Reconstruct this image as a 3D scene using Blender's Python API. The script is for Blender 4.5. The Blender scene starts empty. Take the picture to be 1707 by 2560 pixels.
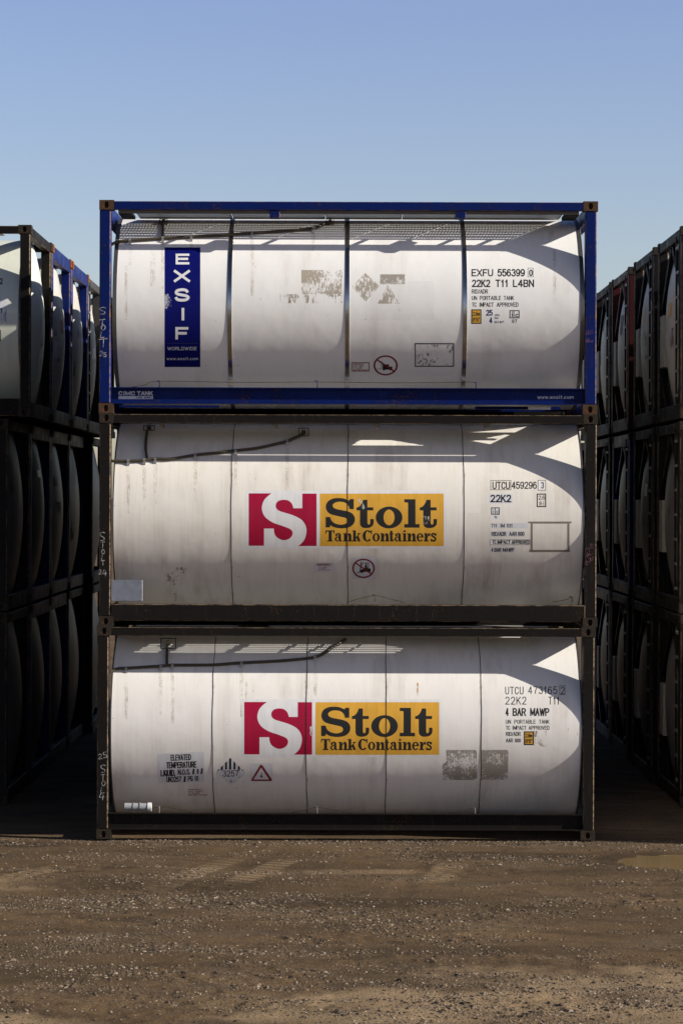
import bpy, bmesh, math, random
from mathutils import Vector, Matrix, noise
from mathutils.geometry import tessellate_polygon

S = bpy.context.scene
C = S.collection
R = math.radians

# ------------------------------------------------------------------ camera
F_PX, CAM_D, CAM_H, ROLL = 6044.0, 29.4, 4.18, 0.0030
PX0, PY0 = 853.5, 1240.0
cam_d = bpy.data.cameras.new('camera')
cam_d.sensor_fit = 'VERTICAL'
cam_d.sensor_height = 36.0
cam_d.lens = F_PX / 2560 * 36
cam_d.shift_y = -(1280 - PY0) / 2560
cam_d.clip_start, cam_d.clip_end = 0.5, 6000
cam = bpy.data.objects.new('camera', cam_d)
cam.location = (0, -CAM_D, CAM_H)
cam.rotation_euler = (Matrix.Rotation(R(90), 3, 'X') @ Matrix.Rotation(ROLL, 3, 'Z')).to_euler()
C.objects.link(cam)
S.camera = cam

# ------------------------------------------------------------------ light
SUN = Vector((4.1, -1.0, 1.95)).normalized()          # towards the sun
EL = math.asin(SUN.z)
AZ = math.atan2(SUN.x, SUN.y)                          # from +Y towards +X
world = bpy.data.worlds.new('World')
S.world = world
world.use_nodes = True
wn, wl = world.node_tree.nodes, world.node_tree.links
sky = wn.new('ShaderNodeTexSky')
sky.sky_type = 'NISHITA'
sky.sun_disc = False
sky.sun_elevation = EL
sky.sun_rotation = AZ
sky.altitude = 0
sky.air_density = 1.0
sky.dust_density = 1.0
sky.ozone_density = 3.0
tcw = wn.new('ShaderNodeTexCoord'); sx = wn.new('ShaderNodeSeparateXYZ'); wl.new(tcw.outputs['Generated'], sx.inputs[0])
gain = wn.new('ShaderNodeValToRGB'); ge = gain.color_ramp.elements        # hazy bright band low in the sky, deep blue overhead
for k_, (p_, v_) in enumerate(((0.0, (0.885, 0.78, 0.75)), (0.10, (0.90, 0.775, 0.765)), (0.22, (0.845, 0.726, 0.825)), (0.45, (0.18, 0.21, 0.29)), (1.0, (0.10, 0.12, 0.17)))):
    el_ = ge[k_] if k_ < 2 else ge.new(p_)
    el_.position = p_; el_.color = (*v_, 1)
ge[1].position = 0.10
wl.new(sx.outputs[2], gain.inputs[0])
mul = wn.new('ShaderNodeMix'); mul.data_type = 'RGBA'; mul.blend_type = 'MULTIPLY'; mul.inputs[0].default_value = 1.0
wl.new(sky.outputs[0], mul.inputs[6]); wl.new(gain.outputs[0], mul.inputs[7])
wl.new(mul.outputs[2], wn['Background'].inputs[0])
wn['Background'].inputs[1].default_value = 0.12
sun_d = bpy.data.lights.new('sun', 'SUN')
sun_d.energy = 5.0
sun_d.angle = R(0.5)
sun_d.color = (1.0, 0.952, 0.855)
sun = bpy.data.objects.new('sun', sun_d)
sun.rotation_euler = SUN.to_track_quat('Z', 'Y').to_euler()
sun.location = (40, -10, 30)
C.objects.link(sun)
S.view_settings.view_transform = 'Standard'
S.view_settings.look = 'None'
S.view_settings.exposure = 0.62
S.view_settings.gamma = 1.0
S.cycles.use_denoising = True
S.cycles.max_bounces = 5
S.cycles.diffuse_bounces = 3
S.cycles.transparent_max_bounces = 12

# ------------------------------------------------------------------ helpers
def tag(o, label=None, cat=None, group=None, kind=None):
    if label: o['label'] = label
    if cat: o['category'] = cat
    if group: o['group'] = group
    if kind: o['kind'] = kind
    return o

EDGE = {}
class MB:
    """collects shapes for one mesh"""
    def __init__(s): s.v, s.f, s.edge = [], [], set()
    def quad(s, *p):
        n = len(s.v); s.v += [tuple(q) for q in p]; s.f.append(tuple(range(n, n + len(p))))
    def box(s, x0, x1, y0, y1, z0, z1):
        n = len(s.v)
        s.v += [(x0,y0,z0),(x1,y0,z0),(x1,y1,z0),(x0,y1,z0),(x0,y0,z1),(x1,y0,z1),(x1,y1,z1),(x0,y1,z1)]
        s.f += [(n,n+3,n+2,n+1),(n+4,n+5,n+6,n+7),(n,n+1,n+5,n+4),(n+1,n+2,n+6,n+5),(n+2,n+3,n+7,n+6),(n+3,n,n+4,n+7)]
    def cbox(s, x0, x1, y0, y1, z0, z1, b=0.006):
        """box with chamfered edges"""
        bm = bmesh.new()
        bmesh.ops.create_cube(bm, size=1)
        for v in bm.verts:
            v.co = Vector(((x0+x1)/2 + v.co.x*(x1-x0), (y0+y1)/2 + v.co.y*(y1-y0), (z0+z1)/2 + v.co.z*(z1-z0)))
        bmesh.ops.bevel(bm, geom=bm.edges[:], offset=b, segments=1, affect='EDGES', profile=0.5)
        f0 = len(s.f)
        for i, f in enumerate(bm.faces):
            f.normal_update()
            if max(abs(f.normal.x), abs(f.normal.y), abs(f.normal.z)) < 0.95: s.edge.add(f0+i)
        s.add_bm(bm)
    def add_bm(s, bm):
        n = len(s.v); bm.verts.index_update()
        s.v += [tuple(v.co) for v in bm.verts]
        s.f += [tuple(v.index + n for v in f.verts) for f in bm.faces]
        bm.free()
    def bar(s, a, b, w, h, up=(0,0,1)):
        a, b = Vector(a), Vector(b); d = (b - a).normalized()
        u = d.cross(Vector(up))
        u = (u if u.length > 1e-4 else d.cross(Vector((0,1,0)))).normalized(); v = u.cross(d)
        n = len(s.v)
        for p in (a, b):
            for su, sv in ((-1,-1),(1,-1),(1,1),(-1,1)):
                s.v.append(tuple(p + u*(su*w/2) + v*(sv*h/2)))
        s.f += [(n,n+1,n+2,n+3),(n+7,n+6,n+5,n+4)] + [(n+i,n+4+i,n+4+(i+1)%4,n+(i+1)%4) for i in range(4)]
    def tube(s, pts, r, k=8, caps=True):
        pts = [Vector(p) for p in pts]; n0 = len(s.v)
        for i, p in enumerate(pts):
            d = (pts[min(i+1, len(pts)-1)] - pts[max(i-1, 0)]).normalized()
            u = d.cross(Vector((0,0,1)))
            u = (u if u.length > 0.05 else d.cross(Vector((0,1,0)))).normalized(); v = u.cross(d)
            for j in range(k):
                t = 2*math.pi*j/k
                s.v.append(tuple(p + u*(r*math.cos(t)) + v*(r*math.sin(t))))
        for i in range(len(pts)-1):
            for j in range(k):
                a, b = n0+i*k+j, n0+i*k+(j+1)%k
                s.f.append((a, b, b+k, a+k))
        if caps:
            s.f.append(tuple(range(n0, n0+k))); e = n0+(len(pts)-1)*k
            s.f.append(tuple(range(e+k-1, e-1, -1)))
    def mesh(s, name, mat, smooth=False):
        me = bpy.data.meshes.new(name)
        me.from_pydata(s.v, [], s.f); me.update()
        if mat: me.materials.append(mat)
        if mat and s.edge and mat.name in EDGE:          # chipped paint along the arrises
            me.materials.append(EDGE[mat.name])
            for i in s.edge: me.polygons[i].material_index = 1
        if smooth:
            me.shade_smooth(); me.set_sharp_from_angle(angle=R(35))
        return me
    def build(s, name, mat, parent=None, smooth=False):
        return put(name, s.mesh(name, mat, smooth), parent)

def put(name, me, parent=None, loc=(0,0,0)):
    o = bpy.data.objects.new(name, me); C.objects.link(o)
    o.parent = parent; o.location = loc
    return o

def catmull(p, n=6):
    p = [Vector(q) for q in p]; out = []
    for i in range(len(p)-1):
        a, b, c, d = p[max(i-1,0)], p[i], p[i+1], p[min(i+2, len(p)-1)]
        for k in range(n):
            t = k/n
            out.append(0.5*((2*b)+(c-a)*t+(2*a-5*b+4*c-d)*t*t+(3*b-a-3*c+d)*t*t*t))
    out.append(p[-1]); return out

# ------------------------------------------------------------------ materials
def mk(name):
    m = bpy.data.materials.new(name); m.use_nodes = True
    return m, m.node_tree.nodes, m.node_tree.links, m.node_tree.nodes['Principled BSDF']
def tex_noise(n, l, coord, scale, detail=4, rough=0.6, mapping=None):
    t = n.new('ShaderNodeTexNoise')
    t.inputs['Scale'].default_value = scale; t.inputs['Detail'].default_value = detail; t.inputs['Roughness'].default_value = rough
    if mapping:
        mp = n.new('ShaderNodeMapping'); mp.inputs['Scale'].default_value = mapping
        l.new(coord, mp.inputs[0]); coord = mp.outputs[0]
    l.new(coord, t.inputs['Vector'])
    return t.outputs['Fac']
def ramp(n, l, fac, stops):
    r = n.new('ShaderNodeValToRGB'); e = r.color_ramp.elements
    while len(e) < len(stops): e.new(0.5)
    for i, (p, c) in enumerate(stops):
        e[i].position = p; e[i].color = (*c, 1) if len(c) == 3 else c
    l.new(fac, r.inputs[0]); return r.outputs[0]
def rampv(n, l, fac, a, b, va=0.0, vb=1.0):
    r = n.new('ShaderNodeMapRange'); r.inputs[1].default_value = a; r.inputs[2].default_value = b
    r.inputs[3].default_value = va; r.inputs[4].default_value = vb; r.clamp = True
    l.new(fac, r.inputs[0]); return r.outputs[0]
def mixc(n, l, fac, a, b):
    m = n.new('ShaderNodeMix'); m.data_type = 'RGBA'
    if isinstance(fac, (int, float)): m.inputs[0].default_value = fac
    else: l.new(fac, m.inputs[0])
    for s, v in ((6, a), (7, b)):
        if isinstance(v, tuple): m.inputs[s].default_value = (*v, 1)
        else: l.new(v, m.inputs[s])
    return m.outputs[2]
def mathn(n, l, op, a, b):
    m = n.new('ShaderNodeMath'); m.operation = op; m.use_clamp = True
    for s, v in ((0, a), (1, b)):
        if isinstance(v, (int, float)): m.inputs[s].default_value = v
        else: l.new(v, m.inputs[s])
    return m.outputs[0]
def bump(n, l, b, h, dist, strength=0.6):
    k = n.new('ShaderNodeBump'); k.inputs['Distance'].default_value = dist; k.inputs['Strength'].default_value = strength
    l.new(h, k.inputs['Height']); l.new(k.outputs[0], b.inputs['Normal'])
def objco(n): return n.new('ShaderNodeTexCoord').outputs['Object']

def mat_tank(name, base, dirt, amount, rough=0.42, vary=False):
    m, n, l, b = mk(name); co = objco(n)
    if vary:                                            # each copy of a tank carries its own stains
        oi = n.new('ShaderNodeObjectInfo'); ad = n.new('ShaderNodeVectorMath'); ad.operation = 'MULTIPLY_ADD'
        l.new(co, ad.inputs[0]); ad.inputs[1].default_value = (1,1,1); l.new(oi.outputs['Location'], ad.inputs[2]); co = ad.outputs[0]
    st = tex_noise(n, l, co, 1.0, 6, 0.62, (5, 1.5, 0.3))
    st2 = tex_noise(n, l, co, 1.0, 5, 0.7, (34, 6, 0.7))
    cl = tex_noise(n, l, co, 1.1, 4, 0.6)
    a = rampv(n, l, st, 0.46, 0.74)
    c = rampv(n, l, st2, 0.5, 0.78)
    k = mathn(n, l, 'ADD', mathn(n, l, 'MULTIPLY', a, rampv(n, l, cl, 0.35, 0.7)), mathn(n, l, 'MULTIPLY', c, 0.22))
    f = mathn(n, l, 'MULTIPLY', k, amount)
    col = mixc(n, l, f, base, dirt)
    sp = tex_noise(n, l, co, 22, 2, 0.5)
    col = mixc(n, l, rampv(n, l, sp, 0.76, 0.79, 0, 0.55), col, tuple(v*0.5 for v in dirt))
    l.new(col, b.inputs['Base Color'])
    l.new(rampv(n, l, k, 0, 1, rough - 0.08, rough + 0.2), b.inputs['Roughness'])
    wav = tex_noise(n, l, co, 1.0, 3, 0.5, (1.6, 1.6, 1.6))
    bump(n, l, b, wav, 0.016, 0.6)
    return m

def mat_frame(name, base, wear, wear_amt, rough=0.5, rust=(0.09, 0.035, 0.012)):
    m, n, l, b = mk(name); co = objco(n)
    a = tex_noise(n, l, co, 3.0, 6, 0.72)
    s = tex_noise(n, l, co, 1.0, 6, 0.75, (22, 22, 2.4))
    e = tex_noise(n, l, co, 40, 3, 0.6)
    c1 = mixc(n, l, rampv(n, l, a, 0.35, 0.75), base, tuple(v*0.6 for v in base))
    w = mathn(n, l, 'MULTIPLY', rampv(n, l, s, 0.60, 0.72), wear_amt)
    c2 = mixc(n, l, w, c1, wear)
    rr = mathn(n, l, 'MULTIPLY', rampv(n, l, mathn(n, l, 'MULTIPLY', a, e), 0.33, 0.40), wear_amt)
    c3 = mixc(n, l, rr, c2, rust)
    l.new(c3, b.inputs['Base Color'])
    l.new(rampv(n, l, a, 0.3, 0.7, rough - 0.1, rough + 0.2), b.inputs['Roughness'])
    b.inputs['Specular IOR Level'].default_value = 0.14
    bump(n, l, b, e, 0.002, 0.4)
    return m

def mat_plain(name, col, rough=0.55, metal=0.0, var=0.15, scale=12):
    m, n, l, b = mk(name); co = objco(n)
    t = tex_noise(n, l, co, 1.0, 6, 0.7, (14, 14, 0.7)) if 'vinyl' in name else tex_noise(n, l, co, scale, 5, 0.65)
    l.new(mixc(n, l, rampv(n, l, t, 0.3, 0.75, 0, var*2), col, tuple(v*0.45 for v in col)), b.inputs['Base Color'])
    b.inputs['Roughness'].default_value = rough; b.inputs['Metallic'].default_value = metal
    if rough > 0.44 and not metal: b.inputs['Specular IOR Level'].default_value = 0.3
    return m

def mat_residue(name, col, lo, hi, sx=30, sz=3, rough=0.7, extra=None):
    """half worn-off sticker: glue and dirt that stayed, bare paint showing between"""
    m, n, l, b = mk(name); co = objco(n)
    t = tex_noise(n, l, co, 1.0, 7, 0.75, (sx, sx, sz))
    t2 = tex_noise(n, l, co, 5.0, 4, 0.6)
    k = mathn(n, l, 'ADD', mathn(n, l, 'MULTIPLY', t, 0.6), mathn(n, l, 'MULTIPLY', t2, 0.4))
    fac = rampv(n, l, k, lo, hi)
    b.inputs['Base Color'].default_value = (*col, 1); b.inputs['Roughness'].default_value = rough
    l.new(fac, b.inputs['Alpha'])
    return m

M = {}
M['tank_a'] = mat_tank('white_paint', (0.82, 0.80, 0.775), (0.40, 0.335, 0.25), 0.42, 0.33)
M['tank_b'] = mat_tank('weathered_cream_paint', (0.77, 0.725, 0.655), (0.26, 0.19, 0.12), 0.66, 0.40)
M['tank_c'] = mat_tank('grimy_white_paint', (0.79, 0.755, 0.71), (0.30, 0.24, 0.17), 0.55, 0.36)
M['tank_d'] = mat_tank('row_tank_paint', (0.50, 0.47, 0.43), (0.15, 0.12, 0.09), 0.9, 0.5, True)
M['tank_f'] = mat_tank('shaded_row_tank_paint', (0.14, 0.13, 0.125), (0.05, 0.04, 0.03), 0.75, 0.5, True)  # darker copy of the row paint: shade of the gaps put into the colour
M['tank_e'] = mat_tank('greenish_cream_paint', (0.66, 0.67, 0.58), (0.3, 0.27, 0.2), 0.5, 0.5, True)
M['blue'] = mat_frame('blue_frame_paint', (0.0007, 0.0108, 0.105), (0.05, 0.045, 0.06), 0.85, 0.45, (0.075, 0.035, 0.018))
M['black'] = mat_frame('black_frame_paint', (0.0095, 0.0075, 0.006), (0.05, 0.038, 0.028), 0.85, 0.55, (0.05, 0.025, 0.012))
M['red'] = mat_frame('oxide_red_frame_paint', (0.05, 0.007, 0.006), (0.04, 0.025, 0.02), 0.6, 0.5)
M['grey'] = mat_frame('grey_frame_paint', (0.05, 0.048, 0.045), (0.09, 0.08, 0.07), 0.6, 0.5)
M['casting'] = mat_frame('rusty_casting_steel', (0.085, 0.052, 0.03), (0.14, 0.05, 0.018), 0.9, 0.7, (0.22, 0.06, 0.018))
M['casting_dark'] = mat_frame('dark_casting_steel', (0.035, 0.028, 0.021), (0.09, 0.06, 0.035), 0.8, 0.65, (0.12, 0.05, 0.02))
M['casting_orange'] = mat_frame('orange_rust_casting_steel', (0.26, 0.075, 0.02), (0.10, 0.04, 0.02), 0.8, 0.75)
M['steel'] = mat_plain('stainless_band_steel', (0.50, 0.49, 0.47), 0.24, 1.0, 0.1, 20)
M['seam'] = mat_plain('dark_seam_rust', (0.035, 0.026, 0.018), 0.7, 0, 0.3, 9)
M['ring'] = mat_plain('dull_end_ring_steel', (0.16, 0.155, 0.15), 0.4, 0.7, 0.2, 9)
M['galv'] = mat_plain('galvanised_walkway', (0.34, 0.32, 0.30), 0.55, 0.3, 0.2, 15)
M['lip'] = mat_plain('brown_stained_angle', (0.13, 0.11, 0.09), 0.6, 0.2, 0.3, 9)
M['hose'] = mat_plain('brown_rubber_hose', (0.075, 0.06, 0.042), 0.5, 0, 0.3, 18)
M['clamp'] = mat_plain('zinc_clamp', (0.42, 0.41, 0.40), 0.4, 0.6)
M['alu'] = mat_plain('aluminium_plate', (0.42, 0.44, 0.50), 0.38, 0.85, 0.25, 10)
M['pvc'] = mat_plain('grey_plastic_tube', (0.34, 0.35, 0.36), 0.4)
M['void'] = mat_plain('dark_cavity', (0.006, 0.005, 0.004), 0.9)
M['box'] = mat_plain('dirty_beige_box_paint', (0.42, 0.38, 0.32), 0.5, 0, 0.25, 5)
M['rung'] = mat_plain('worn_rung_steel', (0.2, 0.19, 0.18), 0.5, 0.3)
def mat_edge(name, base, brown):
    m, n, l, b = mk(name); co = objco(n)
    t = tex_noise(n, l, co, 7.0, 6, 0.75)
    l.new(mixc(n, l, rampv(n, l, t, 0.44, 0.56), base, brown), b.inputs['Base Color'])
    b.inputs['Roughness'].default_value = 0.6; b.inputs['Specular IOR Level'].default_value = 0.2
    EDGE[name.replace('_chipped_edge', '')] = m
mat_edge('black_frame_paint_chipped_edge', (0.02, 0.015, 0.011), (0.17, 0.115, 0.07))
mat_edge('blue_frame_paint_chipped_edge', (0.006, 0.02, 0.12), (0.16, 0.085, 0.045))
mat_edge('red_frame_paint_chipped_edge', (0.09, 0.015, 0.012), (0.14, 0.08, 0.05))
M['ink'] = mat_plain('black_vinyl', (0.018, 0.017, 0.017), 0.5)
M['navy_ink'] = mat_plain('navy_vinyl', (0.02, 0.03, 0.14), 0.5)
M['red_ink'] = mat_plain('dark_red_vinyl', (0.22, 0.014, 0.02), 0.5)
M['crimson'] = mat_plain('crimson_vinyl', (0.38, 0.003, 0.038), 0.45, 0, 0.22)
M['yellow'] = mat_plain('golden_yellow_vinyl', (0.72, 0.38, 0.045), 0.45, 0, 0.22)
M['white_vinyl'] = mat_plain('white_vinyl', (0.76, 0.745, 0.74), 0.42, 0, 0.16)
M['label_white'] = mat_plain('pale_label_vinyl', (0.68, 0.675, 0.70), 0.35, 0, 0.16)
M['pale_ink'] = mat_plain('pale_grey_lettering', (0.55, 0.57, 0.62), 0.5)
M['chalk'] = mat_residue('white_chalk', (0.40, 0.385, 0.37), 0.42, 0.56, 60, 40)
M['pink_chalk'] = mat_residue('pink_chalk', (0.30, 0.11, 0.17), 0.44, 0.58, 60, 40)
M['residue'] = mat_residue('brown_glue_residue', (0.37, 0.32, 0.245), 0.465, 0.555, 70, 6)
M['residue_faint'] = mat_residue('faint_glue_residue', (0.30, 0.25, 0.19), 0.53, 0.60, 24, 5)
M['residue_grey'] = mat_residue('scraped_grey_residue', (0.30, 0.265, 0.22), 0.455, 0.52, 80, 22)
M['residue_ink'] = mat_residue('flaked_black_residue', (0.10, 0.085, 0.07), 0.52, 0.58, 40, 3)
M['tape'] = mat_residue('brown_tape_residue', (0.20, 0.17, 0.13), 0.36, 0.46, 40, 12)
m, n, l, b = mk('faint_old_label_film'); b.inputs['Base Color'].default_value = (0.72,0.70,0.72,1); b.inputs['Alpha'].default_value = 0.10; b.inputs['Roughness'].default_value = 0.3
M['ghost'] = m
M['white_chips'] = mat_residue('scratched_through_vinyl', (0.62, 0.6, 0.57), 0.50, 0.55, 60, 18)
M['seam_stain'] = mat_residue('brown_seam_stain', (0.16, 0.11, 0.065), 0.54, 0.90, 26, 3)
M['rust_drip'] = mat_residue('orange_rust_drip', (0.50, 0.24, 0.06), 0.46, 0.62, 40, 1.5)
M['brown_drip'] = mat_residue('brown_drip_stain', (0.42, 0.35, 0.24), 0.46, 0.85, 60, 0.9)
m, n, l, b = mk('scuffed_navy_vinyl'); co = objco(n)
t = tex_noise(n, l, co, 55, 5, 0.7); g = tex_noise(n, l, co, 1.0, 3, 0.6, (30, 30, 2))
sep = n.new('ShaderNodeSeparateXYZ'); l.new(co, sep.inputs[0])
zone = mathn(n, l, 'MULTIPLY', rampv(n, l, sep.outputs[2], 1.15, 1.30), rampv(n, l, sep.outputs[2], 1.56, 1.42))
zone = mathn(n, l, 'MULTIPLY', zone, rampv(n, l, sep.outputs[0], -2.02, -2.25))
fac = mathn(n, l, 'MULTIPLY', rampv(n, l, mathn(n, l, 'MULTIPLY', t, zone), 0.34, 0.40), 0.85)
l.new(mixc(n, l, fac, mixc(n, l, rampv(n, l, g, 0.4, 0.8), (0.0015, 0.0035, 0.105), (0.003, 0.006, 0.12)), (0.5, 0.5, 0.55)), b.inputs['Base Color'])
b.inputs['Roughness'].default_value = 0.55; b.inputs['Specular IOR Level'].default_value = 0.12
M['navy'] = m

# ------------------------------------------------------------------ shipping frame geometry (local: x -3.03..3.03, y 0..2.438, z 0..2.591)
HL, W, H = 3.029, 2.438, 2.591
TR, TY, TZ, TL = 1.20, 1.215, 1.30, 2.868
CX, CY, CZ = 0.178, 0.162, 0.118
cache = {}
def cached(key, fn):
    if key not in cache: cache[key] = fn()
    return cache[key]

def casting_mesh(mat):
    mb = MB()
    def pocket(o, ux, uz, w, h, nrm, rx, rz):
        # face with an oval hole and the hollow behind it
        o, ux, uz, nrm = Vector(o), Vector(ux), Vector(uz), Vector(nrm)
        K = 20; hole, rim = [], []
        for i in range(K):
            t = 2*math.pi*i/K; c, s_ = math.cos(t), math.sin(t)
            ex = math.copysign(abs(c)**0.65, c)*rx; ez = math.copysign(abs(s_)**0.8, s_)*rz
            hole.append(o + ux*ex + uz*ez)
            k = min((w/2)/max(abs(c),1e-6), (h/2)/max(abs(s_),1e-6))
            rim.append(o + ux*(c*k) + uz*(s_*k))
        # corners of the rim
        for sx in (-1,1):
            for sz in (-1,1):
                q = o + ux*(sx*w/2) + uz*(sz*h/2)
                j = min(range(K), key=lambda i: (rim[i]-q).length); rim[j] = q
        inn = [p - nrm*0.05 for p in hole]
        n = len(mb.v); mb.v += [tuple(p) for p in rim+hole+inn]
        for i in range(K):
            j = (i+1) % K
            mb.f.append((n+i, n+j, n+K+j, n+K+i)); mb.f.append((n+K+i, n+K+j, n+2*K+j, n+2*K+i))
        mb.f.append(tuple(n+2*K+i for i in range(K)))
    x, y, z = CX/2, CY/2, CZ/2
    pocket((0,-y,0), (1,0,0), (0,0,1), CX, CZ, (0,-1,0), 0.026, 0.040)
    pocket((0,y,0), (-1,0,0), (0,0,1), CX, CZ, (0,1,0), 0.026, 0.040)
    pocket((x,0,0), (0,1,0), (0,0,1), CY, CZ, (1,0,0), 0.026, 0.040)
    pocket((-x,0,0), (0,-1,0), (0,0,1), CY, CZ, (-1,0,0), 0.026, 0.040)
    mb.quad((-x,-y,z),(x,-y,z),(x,y,z),(-x,y,z)); mb.quad((-x,y,-z),(x,y,-z),(x,-y,-z),(-x,-y,-z))
    return mb.mesh('corner_casting', mat)

def tank_mesh(mat, bulge=0.165):
    mb = MB(); K = 288
    prof = []
    cap = [(TL + bulge*(1-t*t), max(TR*t, 0.001)) for t in (i/12 for i in range(12))]
    prof = [(-x, r) for x, r in cap] + [(-TL + 2*TL*i/20, TR) for i in range(21)] + cap[::-1]
    for x, r in prof:
        for j in range(K):
            t = 2*math.pi*j/K
            mb.v.append((x, TY - r*math.cos(t), TZ + r*math.sin(t)))
    for i in range(len(prof)-1):
        for j in range(K):
            a, b_ = i*K+j, i*K+(j+1) % K
            mb.f.append((a, b_, b_+K, a+K))
    return mb.mesh('tank', mat, True)

def ring_mesh(name, mat, w, d, wob=0.0, seed=0):
    """hoop round the barrel, centred on x = 0"""
    mb = MB(); K = 144
    for x, r in ((-w/2, TR-0.004), (-w/2, TR+d), (w/2, TR+d), (w/2, TR-0.004)):
        for j in range(K):
            t = 2*math.pi*j/K
            dx = wob*noise.noise(Vector((math.cos(t)*3, math.sin(t)*3, seed)))
            mb.v.append((x+dx, TY - r*math.cos(t), TZ + r*math.sin(t)))
    for i in range(3):
        for j in range(K):
            a, b_ = i*K+j, i*K+(j+1) % K
            mb.f.append((a, b_, b_+K, a+K))
    return mb.mesh(name, mat, True)

POST = 0.137
def post_mesh(mat):
    mb = MB(); mb.cbox(-POST/2, POST/2, -0.075, 0.075, CZ, H-CZ, 0.012); return mb.mesh('corner_post', mat)

def top_side_rail(mat):
    mb = MB(); mb.cbox(-HL+CX, HL-CX, 0.002, 0.062, H-0.014-0.104, H-0.014, 0.006); return mb.mesh('top_side_rail', mat)
def bottom_side_rail(mat, kind):
    mb = MB(); x = HL-CX+0.03
    if kind == 'channel':
        z0, z1 = 0.115, 0.315; w, t = 0.072, 0.012
        mb.box(-x, x, w, w+t, z0, z1)
        mb.box(-x, x, 0.004, w, z1-t, z1); mb.box(-x, x, 0.004, w, z0, z0+t)
    elif kind == 'low': mb.cbox(-x, x, 0.006, 0.10, 0.012, 0.25, 0.008)
    else: mb.cbox(-x, x, 0.006, 0.10, 0.062, 0.266, 0.008)
    return mb.mesh('bottom_side_rail', mat)
def end_rail(mat, top, deep):
    mb = MB()
    if top: mb.cbox(-0.05, 0.05, CY, W-CY, H-(0.212 if deep else 0.148), H-0.014, 0.008)
    else: mb.cbox(-0.05, 0.05, CY, W-CY, 0.006, 0.20, 0.006)
    return mb.mesh('top_end_rail' if top else 'bottom_end_rail', mat)

def plain_walkway(mat):
    mb = MB()
    mb.box(-2.6, 2.6, 0.10, 0.55, 2.50, 2.508); mb.box(-2.6, 2.6, W-0.55, W-0.10, 2.50, 2.508)
    for x in (-2.2, -1.1, 0, 1.1, 2.2):
        mb.box(x-0.02, x+0.02, 0.05, W-0.05, 2.44, 2.498)
    return mb.mesh('walkway', mat)

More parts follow.
